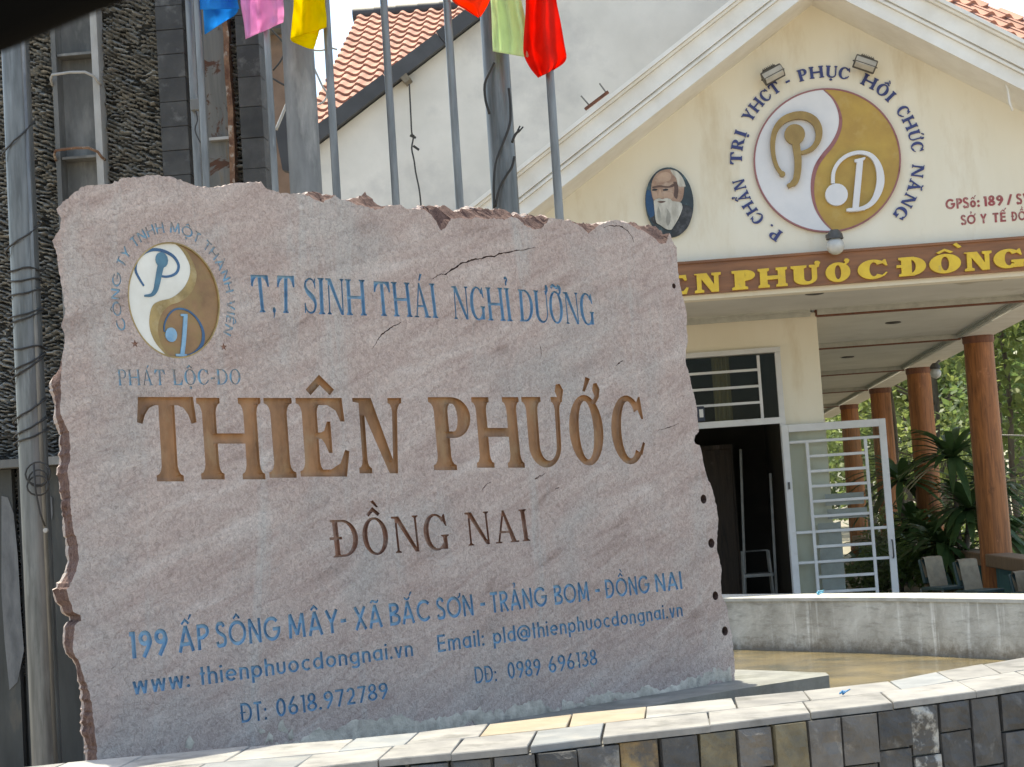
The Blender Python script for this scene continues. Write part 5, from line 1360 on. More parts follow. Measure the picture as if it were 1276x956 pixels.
oin('temple_shadow', [(470, 300), (510, 310), (520, 400), (505, 470), (475, 440), (480, 370)], M_SKD, .048, .0035)
oin('moustache', [(290, 478), (330, 466), (360, 476), (400, 466), (450, 480), (440, 505), (360, 496), (300, 510)], M_BRD, .058, .003)
oin('beard_shadow', [(400, 560), (440, 620), (440, 700), (415, 740), (395, 690), (405, 620)], M_BRS, .058, .003)
oin('beard_shadow', [(320, 540), (340, 600), (345, 680), (325, 690), (310, 620)], M_BRS, .058, .003)
oin('collar', [(545, 515), (560, 560), (520, 665), (455, 770), (447, 755), (500, 650), (535, 570)], M_CREAMT, .052, .004)
oin('mouth', [(310, 500), (350, 492), (395, 498), (350, 514)], M_SKD, .060, .003)
cw = MB(); cw.tube([fp(x, y, YF-.55) for x, y in ((1250, 60), (1250, 82), (1252, 100), (1256, 112), (1258, 128), (1262, 138))], .012, 6)
tag(cw.build('white_cable', M_CREAMT, smooth=True), 'short white cable hanging from the right slope of the cornice', 'cable')
# ================================================================== GREY GABLE BUILDING AND TILED ROOFS
M_TILE = mat('clay_roof_tile', (.42, .215, .155), (.33, .155, .11), 9, .8, .2, 40, .004, rand=.16, dirt=(.28, .14, .10), dscale=7, dlo=.6, dhi=.8)
M_TILED = mat('dark_fascia_paint', (.055, .055, .058), (.04, .04, .042), 4, .6, .15, rand=.12)
YG = 24.0
gg = thing('grey_gable_building', (-1, YG, 0), 'pale grey gable wall with a dark stepped verge, behind the flagpoles', 'building')
p0, p1 = on_y(404, 176, YG), on_y(598, 26, YG)          # underside of the verge
sg = (p1.z-p0.z)/(p1.x-p0.x); apx = on_y(820, -150, YG).x; apz = p0.z+sg*(apx-p0.x)
mb = MB(); xl_ = p0.x-1.6; zl_ = p0.z+sg*(xl_-p0.x); xr_ = 2*apx-xl_
xq = 4.3; zq = apz-sg*(xq-apx)
mb.prism([(xl_, YG, 0), (-3.05, YG, 0), (-3.05, YG, 4.0), (xq, YG, 4.0), (xq, YG, zq), (apx, YG, apz), (xl_, YG, zl_)], (0, 6, 0)); mb.build('gable_wall', M_GREYW, gg)
# roof slabs of the gable and the dark verge boards
cg = math.sqrt(1+sg*sg); L_ = (apx-xl_+.5)*cg; dU = Vector((1, 0, sg))/cg; nU = Vector((-sg, 0, 1))/cg
mb = MB()
for s_ in (1, -1):
    a = Vector((apx, 0, apz)); d = Vector((-s_, 0, -sg))/cg; n_ = Vector((-sg*s_, 0, 1))/cg
    q = [a+n_*.02, a+d*L_+n_*.02, a+d*L_+n_*.14, a+n_*.16]
    mb.prism([(v.x, YG-.12, v.z) for v in q], (0, 5.5, 0))
mb.build('roof', M_TILED, gg)
seg = .92; k = 0; P = Vector((apx, YG-.16, apz))
while k*seg < L_:
    a = P-dU*(k*seg); b_ = P-dU*min(L_, (k+1)*seg-.008); pr = .012*((k % 2)) 
    mb = MB(); q = [a+nU*-.01, b_+nU*-.01, b_+nU*.20, a+nU*.185]
    mb.prism([(v.x, YG-.20-pr, v.z) for v in q], (0, .10, 0)); mb.build('verge_board', M_TILED, gg); k += 1
pw = on_y(508, 102, YG); mb = MB(); mb.box((pw.x, YG-.10, pw.z), (.05, .12, .05), M=Matrix.Rotation(R_(-38), 3, 'Y')); mb.build('rafter_end', mat('old_timber', (.20, .17, .12), (.14, .11, .08), 9, .8, .3), gg)
# hanging wire
M_WIRE = mat('dark_wire', (.03, .028, .026), None, 9, .6, 0); M_WIREG = mat('grey_wire', (.30, .29, .27), (.2, .19, .18), 30, .6, 0)
def wire(pts, r, mt, label, cat='wire', n=3, group=None, jit=0.0, parent=None, name='wire'):
    P3 = []; pp = [Vector(p) for p in pts]; Q = [pp[0]]+pp+[pp[-1]]
    for i in range(1, len(Q)-2):
        for k in range(n):
            t = k/n; a, b_, c_, d_ = Q[i-1], Q[i], Q[i+1], Q[i+2]
            P3.append(.5*((2*b_)+(c_-a)*t+(2*a-5*b_+4*c_-d_)*t*t+(3*b_-a-3*c_+d_)*t**3))
    P3.append(pp[-1]); mb = MB(); mb.tube(P3, r, 6); o = mb.build(name, mt, parent, smooth=True)
    if label: tag(o, label, cat, group)
    return o
wire([on_y(x, y, YG-.25) for x, y in ((510, 105), (511, 125), (512, 145), (513, 165), (515, 172), (513, 185), (516, 200), (518, 215), (523, 240), (526, 275))], .011, M_WIRE, 'thin dark frayed wire hanging down the grey gable wall between two flagpoles')
mb = MB()
for (x, y), (x2, y2) in (((511, 169), (518, 172)), ((515, 182), (522, 187)), ((512, 168), (516, 170))): mb.tube([on_y(x, y, YG-.27), on_y(x2, y2, YG-.27)], .018, 5)
tag(mb.build('wire_knot', M_WIRE), 'dark knots of tape on the wire that hangs down the grey gable wall', 'wire knot', kind='stuff')

def pantile(w_, l_):
    mb = MB(); N_ = 8; vs = []
    def prof(u): return .062*(math.cos(2*math.pi*(u*1.0-.12))*.5+.5)**1.3
    for e, (yy, lift) in enumerate(((0, .050), (l_, 0))):
        for i in range(N_+1): u = i/N_; vs.append((u*w_*1.06, yy, prof(u)+lift))
    for i in range(N_+1): u = i/N_; vs.append((u*w_*1.06, 0, prof(u)-.005))
    n_ = N_+1; mb.add(vs, [[i, i+1, n_+i+1, n_+i] for i in range(N_)]+[[2*n_+i, 2*n_+i+1, i+1, i] for i in range(N_)])
    return mb
def tile_roof(name, O, eave, up, nx, ny, w_, l_, label, keep=lambda i, j: True):
    """O lower left corner, eave and up unit vectors; every visible tile is a part"""
    eave = Vector(eave).normalized(); up = Vector(up).normalized(); n_ = eave.cross(up).normalized(); rt = thing(name, tuple(O), label, 'tiled roof')
    me = None; Mx = Matrix((eave, up, n_)).transposed().to_4x4(); cnt = 0
    tpl = None
    for j in range(ny):
        for i in range(nx):
            if not keep(i, j): continue
            M4 = Mx.copy(); M4.translation = eave*(i*w_)+up*(j*l_*.84)
            M4 = M4 @ Matrix.Rotation(R_(random.uniform(-.7, .7)), 4, 'Z')
            if tpl is None:
                tpl = pantile(w_, l_).build('roof_tile', M_TILE, None, fix=False, auto=50); o = tpl
            else: o = tpl.copy(); COL.objects.link(o)
            o.parent = rt; o.matrix_local = M4; cnt += 1
    mb = MB(); c = [Vector(O)-n_*.03, Vector(O)+eave*nx*w_-n_*.03, Vector(O)+eave*nx*w_+up*ny*l_*.84-n_*.03, Vector(O)+up*ny*l_*.84-n_*.03]
    mb.prism(c, -n_*.10); mb.build('roof_deck', M_TILED, rt); return rt, n_
PR = R_(29); SL = math.tan(PR)
Yr0 = 24.35; zr = lambda Y: 7.1+SL*(Y-25.0)
wt, lt = .262, .46
ny = int((31.75-Yr0)/math.cos(PR)/(lt*.84))+1
Oleft = Vector((-4.74, Yr0, zr(Yr0)))
rl, nn = tile_roof('tiled_roof', Oleft, (1, 0, 0), (0, math.cos(PR), math.sin(PR)), 11, ny, wt, lt, 'sunlit clay pantile roof behind the dark verge of the grey gable')
yr = Yr0+ny*lt*.84*math.cos(PR)
mb = MB(); k = 0
for k in range(8):
    x = -4.85+k*.40; mb = MB(); mb.tube([(x, yr, zr(yr)+.04), (x+.42, yr, zr(yr)+.04)], [.14, .125], 12); mb.build('ridge_cap', M_TILED, rl, auto=40)
# small roof seen past the right end of the cornice
ea = Vector((.80, .60, 0)).normalized(); upd = Vector((-.60, .80, 0)).normalized()
upv = (upd*math.cos(R_(38))+Vector((0, 0, 1))*math.sin(R_(38)))
Oc = on_y(1150, 40, 20.5)-ea*1.2-upv*.6
rr_, n2 = tile_roof('hall_roof', Oc, ea, upv, 14, 10, .30, .42, 'small patch of clay pantile roof showing above the right end of the white cornice', keep=lambda i, j: j < 8-(i-6)*.7 if i > 6 else True)
for c_ in list(rr_.children):
    if c_.name.startswith('roof_deck'):
        bpy.data.objects.remove(c_)
mb = MB(); w2, l2 = .30, .42*.84
mb.prism([Oc-n2*.03, Oc+ea*4.2-n2*.03, Oc+ea*4.2+upv*l2*3-n2*.03, Oc+ea*2.1+upv*l2*8-n2*.03, Oc+upv*l2*10-n2*.03], -n2*.1); mb.build('roof_deck', M_TILED, rr_)

# ================================================================== DARK GATE STRUCTURE AT THE LEFT
YL = 11.0
def lp(px, py, Y=YL): return on_y(px, py, Y)
M_RIP = mat('rippled_grey_stone', (.40, .395, .37), (.22, .218, .205), 9, .9, .4, 60, .006, dirt=(.34, .24, .13), dscale=2.2, dlo=.62, dhi=.80)
M_GROOVE_SHADE = mat('painted_groove_shade', (.085, .082, .075), (.045, .044, .04), 9, .95, .3)  # shade of the recesses between ripples, put in as a dark colour
M_BTILE = mat('black_stone_tile', (.066, .064, .060), (.034, .033, .032), 6, .65, .5, 30, .008, rand=.25, dirt=(.15, .148, .14), dscale=9, dlo=.56, dhi=.78)
M_STEEL = mat('grey_painted_steel', (.17, .168, .16), (.10, .10, .095), 3.2, .6, .2, 30, .003, stretch=(2, 2, .6), dirt=(.26, .255, .24), dscale=3)
M_STEELL = mat('pale_steel_edge', (.44, .43, .41), (.33, .32, .30), 8, .6, .2, stretch=(1, 1, .5))
M_GALV = mat('galvanised_steel', (.24, .24, .235), (.13, .13, .128), 7, .42, .25, 60, .002, metal=.5, stretch=(2.5, 2.5, .35), dirt=(.30, .31, .31), dscale=9, dlo=.58, dhi=.75)
M_GALVD = mat('dull_pole_steel', (.19, .192, .19), (.10, .102, .10), 7, .42, .3, 50, .003, metal=.5, stretch=(3, 3, .3), dirt=(.23, .24, .24), dscale=6, dlo=.56, dhi=.72)
def rustsheet(name):
    mt, nt, b = newmat(name); v = geopos(nt)
    s_ = ntex(nt, geopos(nt, (8, 8, .55)), 1.5, 6, .7, .5); bl_ = ntex(nt, v, 4.2, 7, .7, .8)
    c = ramp(nt, s_, [(.38, (.13, .13, .12)), (.55, (.18, .175, .16)), (.66, (.20, .13, .06))]).outputs[0]
    c = mixc(nt, ramp(nt, bl_, [(.54, 0.0), (.58, 1.0)]).outputs[0], c, (.09, .038, .02))
    lk(nt, c, b.inputs['Base Color']); b.inputs['Roughness'].default_value = .75; bump(nt, b, bl_, .4, .01); return mt
M_RSH = rustsheet('rust_streaked_sheet')
M_RST = mat('flaking_rust', (.26, .15, .09), (.11, .05, .03), 14, .9, .8, 40, .01, dirt=(.42, .36, .30), dscale=12, dlo=.55, dhi=.65)
ZT_ = 7.2
gs = thing('gate_structure', (-3.2, YL, 0), 'dark gate structure of rippled stone, black tiles and steel channels, left of the slab', 'gate')
def ripple(xa, xb, z0, z1, Y, seed):
    nx = max(3, int((xb-xa)/.022)); nz = int((z1-z0)/.0056); mb = MB(); vs = []
    for j in range(nz+1):
        z = z0+(z1-z0)*j/nz
        for i in range(nx+1):
            x = xa+(xb-xa)*i/nx
            wv = .06*fbm(x*1.3, z, seed, 2.1, 2)+.035*fbm(x, z, seed+3, 11, 2)
            ph = (z+x*.70+wv*.8+.012*fbm(x, z, seed+5, 30, 1))/.031
            r = abs(math.sin(math.pi*ph)); h_ = .062*(1-math.exp(-((1-r)/.42)**2))*(.8+.9*fbm(x, z, seed+8, 9, 2))+.012*fbm(x, z, seed+1, 14, 3)
            # each course breaks off into short lengths
            vs.append((x, Y-h_*1.3, z))
    n_ = nx+1; mb.add(vs, [[j*n_+i, j*n_+i+1, (j+1)*n_+i+1, (j+1)*n_+i] for j in range(nz) for i in range(nx)])
    mb.m = [1 if (Y-sum(vs[k][1] for k in f)/4) < .021+.020*fbm(vs[f[0]][0], vs[f[0]][2], seed, 24, 2) else 0 for f in mb.f]  # deep groove faces take the painted shade colour
    return mb.build('rippled_panel', [M_RIP, M_GROOVE_SHADE], gs, fix=False)
X = lambda px, py=120: lp(px, py).x
def cx(px): return lp(px, 150).x
xa0 = cx(-60); 
mb = MB(); mb.box(((xa0+cx(327))/2, YL+.17, ZT_/2), ((cx(327)-xa0)/2, .10, ZT_/2)); mb.build('core_wall', M_CONCD, gs)
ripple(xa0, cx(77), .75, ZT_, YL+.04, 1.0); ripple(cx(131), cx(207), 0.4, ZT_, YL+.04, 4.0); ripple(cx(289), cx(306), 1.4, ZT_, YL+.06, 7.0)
# steel channel with rungs
xc0, xc1 = cx(74.5), cx(131)
mb = MB(); mb.box(((xc0+xc1)/2, YL+.02, ZT_/2), ((xc1-xc0)/2, .006, ZT_/2)); mb.build('channel_web', M_STEEL, gs)
for a, b_, mt in ((xc0, xc0+.03, M_STEEL), (xc1-.035, xc1+.008, M_STEELL)):
    mb = MB(); mb.box(((a+b_)/2, YL-.045, ZT_/2), ((b_-a)/2, .065, ZT_/2)); mb.build('channel_flange', mt, gs)
for py in (72, 200, -50):
    z = lp(100, py).z; mb = MB(); mb.box(((xc0+xc1)/2, YL-.04, z), ((xc1-xc0)/2-.035, .06, .008)); mb.build('stiffener_plate', M_STEEL, gs)
for py in (101, 194, 5, -80):
    z = lp(100, py).z; a, b_ = xc0+.0, xc1+.005; y = YL-.11
    mb = MB(); mb.tube([(a, y, z-.045), (a+.0, y-.03, z-.01), (a+.03, y-.09, z), ((a+b_)/2, y-.10, z+.004), (b_-.06, y-.09, z), (b_-.015, y-.05, z-.02), (b_, y-.02, z-.05), (b_+.01, y+.02, z-.06)], .009, 7); mb.build('rung', M_RST if py > 150 else M_STEELL, gs, smooth=True)
# black tiled pilasters, tile by tile
def pilaster(xa, xb, Y, z0, z1, hh, dp=.10):
    mb = MB(); mb.box(((xa+xb)/2, Y+dp/2+.02, (z0+z1)/2), ((xb-xa)/2-.006, dp/2, (z1-z0)/2)); mb.build('pilaster_core', M_GROUT, gs)
    z = z0
    while z < z1:
        h_ = hh*random.uniform(.94, 1.06); mb = MB(); pr = random.uniform(0, .004)
        mb.box(((xa+xb)/2, Y+dp/2-pr, z+h_/2), ((xb-xa)/2, dp/2+.014, h_/2-.0015), bev=.002); mb.build('tile', M_BTILE, gs); z += h_
pilaster(cx(205.5), cx(239), YL-.09, .5, ZT_, .158); pilaster(cx(303), cx(331), YL-.07, 1.4, ZT_, .20)
mb = MB(); mb.box(((cx(239)+cx(262))/2, YL+.04, ZT_/2), ((cx(262)-cx(239))/2, .02, ZT_/2)); mb.build('grey_strip', M_STEEL, gs)
mb = MB(); mb.box(((cx(258)+cx(290))/2, YL+.02, ZT_/2), ((cx(290)-cx(258))/2, .012, ZT_/2)); mb.build('rusty_sheet', M_RSH, gs)
mb = MB(); z = lp(275, 174).z; mb.box(((cx(261)+cx(289))/2, YL-.01, z), ((cx(289)-cx(261))/2, .03, .009)); mb.build('stiffener_plate', M_STEELL, gs)
mb = MB(); z = ZT_; x_ = cx(288.5); vs = []; K2 = 90
for k in range(K2+1):
    z = .8+(ZT_-.8)*k/K2; wv = .018*fbm(z, 2, 1, 3.5, 3); vs += [(x_-.016+wv, YL-.05, z), (x_+.020+wv*1.4, YL-.06, z), (x_+.02+wv, YL+.05, z), (x_-.016+wv, YL+.05, z)]
mb.add(vs, [[4*k+i, 4*k+(i+1) % 4, 4*(k+1)+(i+1) % 4, 4*(k+1)+i] for k in range(K2) for i in range(4)]); mb.build('flaking_flange', M_RST, gs)
# horizontal plate and dark lower panels
zp = lp(40, 578).z; mb = MB(); mb.box(((xa0+cx(92))/2, YL-.10, zp), ((cx(92)-xa0)/2, .14, .025), M=None); mb.build('ledge_plate', M_STEEL, gs)
M_LOWD = mat('dark_stained_panel', (.062, .066, .064), (.035, .038, .037), 3, .7, .3, 20, .004, stretch=(2, 2, .5), dirt=(.13, .11, .085), dscale=3, dlo=.6, dhi=.8)
M_PEEL = mat('peeling_grey_paint', (.19, .195, .20), (.10, .105, .11), 6, .8, .3, stretch=(2, 2, .6), dirt=(.12, .12, .12), dscale=6, dlo=.58, dhi=.68)
for a, b_, dy in ((-60, 26, 0.0), (28, 62, .05), (64, 150, -.01)):
    A_, B_ = lp(a, 700).x, lp(b_, 700).x; mb = MB(); mb.box(((A_+B_)/2, YL-.06+dy, zp/2-.02), ((B_-A_)/2-.004, .03, zp/2-.01)); mb.build('lower_panel', M_LOWD, gs)
q = [lp(x, y, YL-.092) for x, y in ((2, 618), (10, 620), (17, 640), (22, 690), (26, 760), (30, 810), (22, 850), (12, 860), (6, 800), (2, 740))]
raised([[(v.x, v.z) for v in q]], lambda x, y: Vector((x, YL-.091, y)), (0, -1, 0), .004).build('paint_patch', M_PEEL, gs)
q = [lp(x, y, YL-.105) for x, y in ((62, 618), (65, 620), (66, 640), (65, 648), (62, 640))]
raised([[(v.x, v.z) for v in q]], lambda x, y: Vector((x, YL-.105, y)), (0, -1, 0), .004).build('paint_patch', M_PEEL, gs)

# brown wall and lean-to roof between the posts
M_BRW = mat('brown_plaster', (.30, .20, .14), (.20, .13, .09), 3, .9, .3, dirt=(.12, .10, .085), dscale=3)
bw = thing('brown_wall', (on_y(350, 120, 16).x, 16, 0), 'narrow strip of brown plaster wall seen between the black pilaster and the thick post', 'wall')
mb = MB(); a, b_ = on_y(333, 150, 16).x, on_y(372, 150, 16).x; zt2 = on_y(350, 43, 16).z; mb.box(((a+b_)/2, 16.3, zt2/2), ((b_-a)/2, .3, zt2/2)); mb.build('wall', M_BRW, bw)
mb = MB(); mb.box(((a+b_)/2, 16.2, zt2+.04), ((b_-a)/2+.05, .42, .04)); mb.build('coping', M_CONCD, bw)
mb = MB(); q = [on_y(x, y, 15.6) for x, y in ((343, 165), (362, 118), (366, 120), (366, 215), (352, 212))]; mb.prism([(v.x, 15.6, v.z) for v in q], (0, .12, 0))
tag(mb.build('dark_board', M_TILED), 'dark slanting roof board showing beside the thick post above the slab', 'roof board')
wire([on_y(x, y, 15.4) for x, y in ((344, 162), (351, 145), (358, 128))], .014, M_STEELL, 'thin pale pipe slanting up beside the thick post', 'pipe')
for k, (pts, lab) in enumerate(((((332, 30), (341, 40), (352, 52), (356, 60), (350, 76), (340, 88)), 'upper dark cable looping down the narrow brown wall'), (((340, 98), (350, 104), (360, 108), (368, 105)), 'lower thin cable sagging across the narrow brown wall'))):
    wire([on_y(x, y, 15.7) for x, y in pts], .009, M_WIRE, lab, 'cable')
for k, (pts, lab) in enumerate(((((386, 62), (400, 63), (412, 60), (420, 62)), 'thin wire crossing the sky gap above the clay roof'), (((390, 82), (396, 95), (402, 108), (408, 118), (402, 128), (396, 130)), 'pale cable looping over the lower left corner of the clay roof'))):
    wire([on_y(x, y, 20.0) for x, y in pts], .012, M_WIREG, lab, 'cable')

# ================================================================== POSTS AND FLAGPOLES
def post(pts, Y, r0_, r1_, label, zt_, name='steel_post', mt=None, group=None, cat='post', conduit=None):
    """round post standing upright on the ground below the traced point"""
    P_ = on_y(pts[0], pts[1], Y); t = thing(name, (P_.x, Y, 0), label, cat, group); mb = MB()
    mb.lathe((P_.x, Y, 0), [(r0_*1.5, 0), (r0_*1.5, .02), (r0_, .021), (r0_+(r1_-r0_)*.5, zt_*.5), (r1_, zt_), (0, zt_+.001)], 16); mb.build('shaft', mt or M_GALVD, t, auto=35)
    if conduit:
        for dx, rr in conduit: mb = MB(); mb.tube([(P_.x+dx, Y-r0_*.55, 0.0), (P_.x+dx*.98, Y-r0_*.55, zt_)], rr, 8); mb.build('conduit', M_GALV, t, smooth=True)
    return t, P_
tL, PL_ = post((27, 240), 10.3, .088, .080, 'galvanised steel post at the far left wound with loose dark wire', 6.4, conduit=((.066, .016),))
def coil(P_, Y, r, zs, parent, thick=.006):
    for (za, zb_, ph, turns) in zs:
        pts = []; n_ = int(18*turns)+1
        for i in range(n_+1):
            t = i/n_; a = R_(ph)+2*math.pi*turns*t; rr = r*(1.06+.10*math.sin(i*1.7))
            pts.append((P_.x+rr*math.cos(a), Y+rr*math.sin(a), za+(zb_-za)*t+.008*math.sin(i*.9)))
        mb = MB(); mb.tube(pts, thick, 5); mb.build('wound_wire', M_WIRE, parent, smooth=True)
zz_ = lambda py, Y=10.3: on_y(40, py, Y).z
coil(PL_, 10.3, .094, [(zz_(318), zz_(276), 190, .55), (zz_(338), zz_(337), 0, 1.0), (zz_(352), zz_(350), 30, 1.0), (zz_(372), zz_(360), 180, .6), (zz_(400), zz_(385), 180, .55), (zz_(408), zz_(388), 180, .55),
    (zz_(436), zz_(434), 10, 1.1), (zz_(468), zz_(440), 180, .55), (zz_(478), zz_(444), 185, .5), (zz_(530), zz_(498), 180, .5), (zz_(548), zz_(522), 180, .5), (zz_(556), zz_(535), 180, .55), (zz_(200), zz_(150), 200, .45)], tL)
for rad, cy_ in ((.075, 590), (.065, 605), (.055, 596)):
    c_ = on_y(46, cy_, 10.14); mb = MB(); mb.tube([(c_.x+rad*math.cos(a/14*2*math.pi), 10.16-.008*math.sin(a), c_.z+rad*.9*math.sin(a/14*2*math.pi)) for a in range(16)], .0055, 5); mb.build('wire_loop', M_WIRE, tL, smooth=True)
mb = MB(); mb.tube([on_y(42, 578, 10.12), on_y(44, 610, 10.12), on_y(50, 640, 10.12), on_y(56, 656, 10.12)], .006, 5); mb.build('wire_end', M_WIRE, tL, smooth=True)
mb = MB(); mb.lathe(on_y(57, 661, 10.12), [(0, -.012), (.014, -.01), (.014, .01), (0, .012)], 8, ax=(0, 1, 0)); mb.build('wire_plug', M_STEELL, tL)
post((376, 140), 10.6, .105, .094, 'thick round grey steel post standing behind the slab under the yellow flag', 7.0, mt=mat('grey_post_paint', (.23, .235, .235), (.15, .155, .155), 5, .6, .25, 40, .003, stretch=(2, 2, .5), dirt=(.34, .34, .33), dscale=3.5, dlo=.55, dhi=.75))
tM, PM_ = post((625, 180), 11.4, .092, .085, 'thick dark steel post wound with black cables, under the pale green flag', 7.0, conduit=((.045, .014), (-.01, .012)))
for pts in (((616, 78), (610, 90), (604, 105), (605, 125), (610, 142)), ((634, 110), (636, 130), (636, 150), (632, 165), (624, 185), (617, 205), (615, 235), (616, 262)), ((641, 195), (638, 208), (630, 220), (622, 235), (617, 258)), ((638, 178), (642, 168), (648, 162))):
    wire([on_y(x, y, 11.28) for x, y in pts], .0085, M_WIRE, None, parent=tM, name='cable')
for (a, b_) in (((646, 165), (652, 158)), ((645, 163), (648, 157))): wire([on_y(*a, 11.28), on_y(*b_, 11.28)], .005, M_WIRE, None, parent=tM, name='cable')
GP = 'thin grey flagpoles standing in a row behind the slab'
def pole(px, py, Y, r, label): return post((px, py), Y, r, r*.85, label, 6.6, name='flagpole', mt=M_GALV, group=GP, cat='flagpole')
pole(415, 160, 10.2, .026, 'thin grey flagpole carrying the yellow flag')
pole(486, 130, 10.6, .026, 'thin grey flagpole without a visible flag, between the yellow and orange flags')
pole(565, 130, 10.9, .028, 'thin grey flagpole just left of the orange-red flag')
pole(691, 180, 11.2, .030, 'thin grey flagpole carrying the red flag at the right')
pole(339, 160, 10.0, .022, 'pale grey pole beside the black pilaster, under the pink flag')
pole(253, 150, 10.0, .022, 'thin pale pole under the blue flag')
pole(243, 150, 10.25, .026, 'thin pale pole close behind the one under the blue flag')
mb = MB(); pj = on_y(244, 131, 10.2); mb.box(pj, (.03, .02, .035), bev=.005); tag(mb.build('junction_box', M_STEEL), 'small grey junction box tied to the thin poles under the blue flag', 'junction box')
wire([on_y(x, y, 10.15) for x, y in ((244, 138), (246, 150), (243, 162), (250, 178), (256, 182))], .004, M_WIRE, 'thin dark wire dangling below the small junction box', 'wire')

def flagmat(name, c, tr=.72):
    mt = bpy.data.materials.new(name); mt.use_nodes = True; nt = mt.node_tree; b = nt.nodes['Principled BSDF']; out = nt.nodes['Material Output']
    v = geopos(nt); f = ntex(nt, v, 7, 4, .6); col = ramp(nt, f, [(.3, tuple(x*.85 for x in c)), (.7, c)]).outputs[0]
    lk(nt, col, b.inputs['Base Color']); b.inputs['Roughness'].default_value = .7; b.inputs['Specular IOR Level'].default_value = .2
    wv_ = nd(nt, 'ShaderNodeTexWave'); wv_.inputs['Scale'].default_value = 260; bump(nt, b, wv_.outputs[1], .05, .001)
    t = nd(nt, 'ShaderNodeBsdfTranslucent'); lk(nt, col, t.inputs[0]); mx = nd(nt, 'ShaderNodeMixShader'); mx.inputs[0].default_value = tr
    lk(nt, b.outputs[0], mx.inputs[1]); lk(nt, t.outputs[0], mx.inputs[2]); lk(nt, mx.outputs[0], out.inputs[0]); return mt
def flag(name, edge_l, edge_r, Y, mt, label, folds=3, amp=.05, seed=0, dy=0.0):
    """cloth between two traced side edges (top to bottom), hanging in folds"""
    nv = 26; nu = 22; mb = MB(); vs = []
    L1 = catmull(edge_l, 6); L2 = catmull(edge_r, 6)
    def at(L, t):
        f = t*(len(L)-1); i = min(int(f), len(L)-2); return Vector(L[i]).lerp(Vector(L[i+1]), f-i)
    for j in range(nv+1):
        a = at(L1, j/nv); b_ = at(L2, j/nv)
        for i in range(nu+1):
            u = i/nu; px, py = a.lerp(b_, u)
            off = 1.6*amp*(math.sin(u*math.pi*2*folds*.5+seed+j/nv*1.3)*(.5+.5*j/nv)+.8*fbm(u*2, j/nv*1.5, seed, 1.6, 2))
            p = on_y(px, py, Y+dy*u+off); vs.append(p)
    n_ = nu+1; mb.add(vs, [[j*n_+i, (j+1)*n_+i, (j+1)*n_+i+1, j*n_+i+1] for j in range(nv) for i in range(nu)])
    o = mb.build(name, mt, smooth=True, fix=False)
    sm_ = o.modifiers.new('thickness', 'SOLIDIFY'); sm_.thickness = .002
    return tag(o, label, 'flag', 'plain coloured flags hanging from the poles')
FB = flagmat('blue_cloth', (.05, .46, .88)); FBD = flagmat('deep_blue_cloth', (.01, .15, .50)); FP = flagmat('pink_cloth', (.98, .56, .84)); FY = flagmat('yellow_cloth', (1.0, .84, .01)); FO = flagmat('orange_red_cloth', (.98, .11, .025)); FG = flagmat('pale_green_cloth', (.86, .98, .66)); FR = flagmat('red_cloth', (.98, .05, .03))
flag('flag', [(240, -120), (242, -60), (242, -10), (244, 12)], [(300, -120), (296, -60), (295, -8), (298, 11)], 9.98, FB, 'upper layer of the blue flag at the left, cut by the top of the view', 2, .03, 1)
flag('flag', [(250, -80), (252, -20), (253, 10), (254, 28), (255, 43)], [(297, -80), (296, -30), (296, 5), (296, 14), (291, 20)], 10.04, FB, 'lower hanging fold of the blue flag at the left', 2, .02, 2)
flag('flag', [(296, -90), (299, -20), (300, 5), (304, 30), (306, 49)], [(350, -90), (352, -20), (353, 0), (354, 18), (353, 28)], 9.90, FP, 'pink flag at the left, beside the blue one', 3, .045, 3)
flag('flag', [(365, -90), (366, -20), (366, 5), (364, 25), (362, 49)], [(404, -90), (405, -20), (405, 5), (407, 20), (407, 34)], 10.14, FY, 'bright yellow flag hanging in front of the thick grey post', 2, .035, 5)
flag('flag_fold', [(362, 49), (364, 52), (373, 56), (384, 60.5), (391, 61.5)], [(407, 34), (404, 35), (401, 36), (399, 37), (398, 38)], 10.13, FY, 'folded lower corner of the bright yellow flag', 1, .01, 8)
flag('flag', [(540, -60), (552, -25), (563, 0), (580, 12), (596, 22)], [(640, -60), (625, -25), (613, -5), (607, 8), (599, 21)], 10.85, FO, 'orange-red flag corner left of the pale green flag', 2, .03, 6)
flag('flag', [(608, -90), (610, -20), (612, 10), (613, 40), (614, 64)], [(640, -90), (646, -20), (653, 15), (660, 45), (664, 73)], 11.15, FG, 'pale green flag hanging in front of the thick dark post', 3, .05, 9)
flag('flag', [(652, -90), (655, -20), (655, 15), (653, 45), (653, 68), (661, 85), (671, 97)], [(686, -90), (693, -20), (693, 0), (698, 25), (703, 55), (705, 75), (690, 87)], 11.12, FR, 'red flag with a pointed lower edge at the right end of the row', 3, .05, 11)

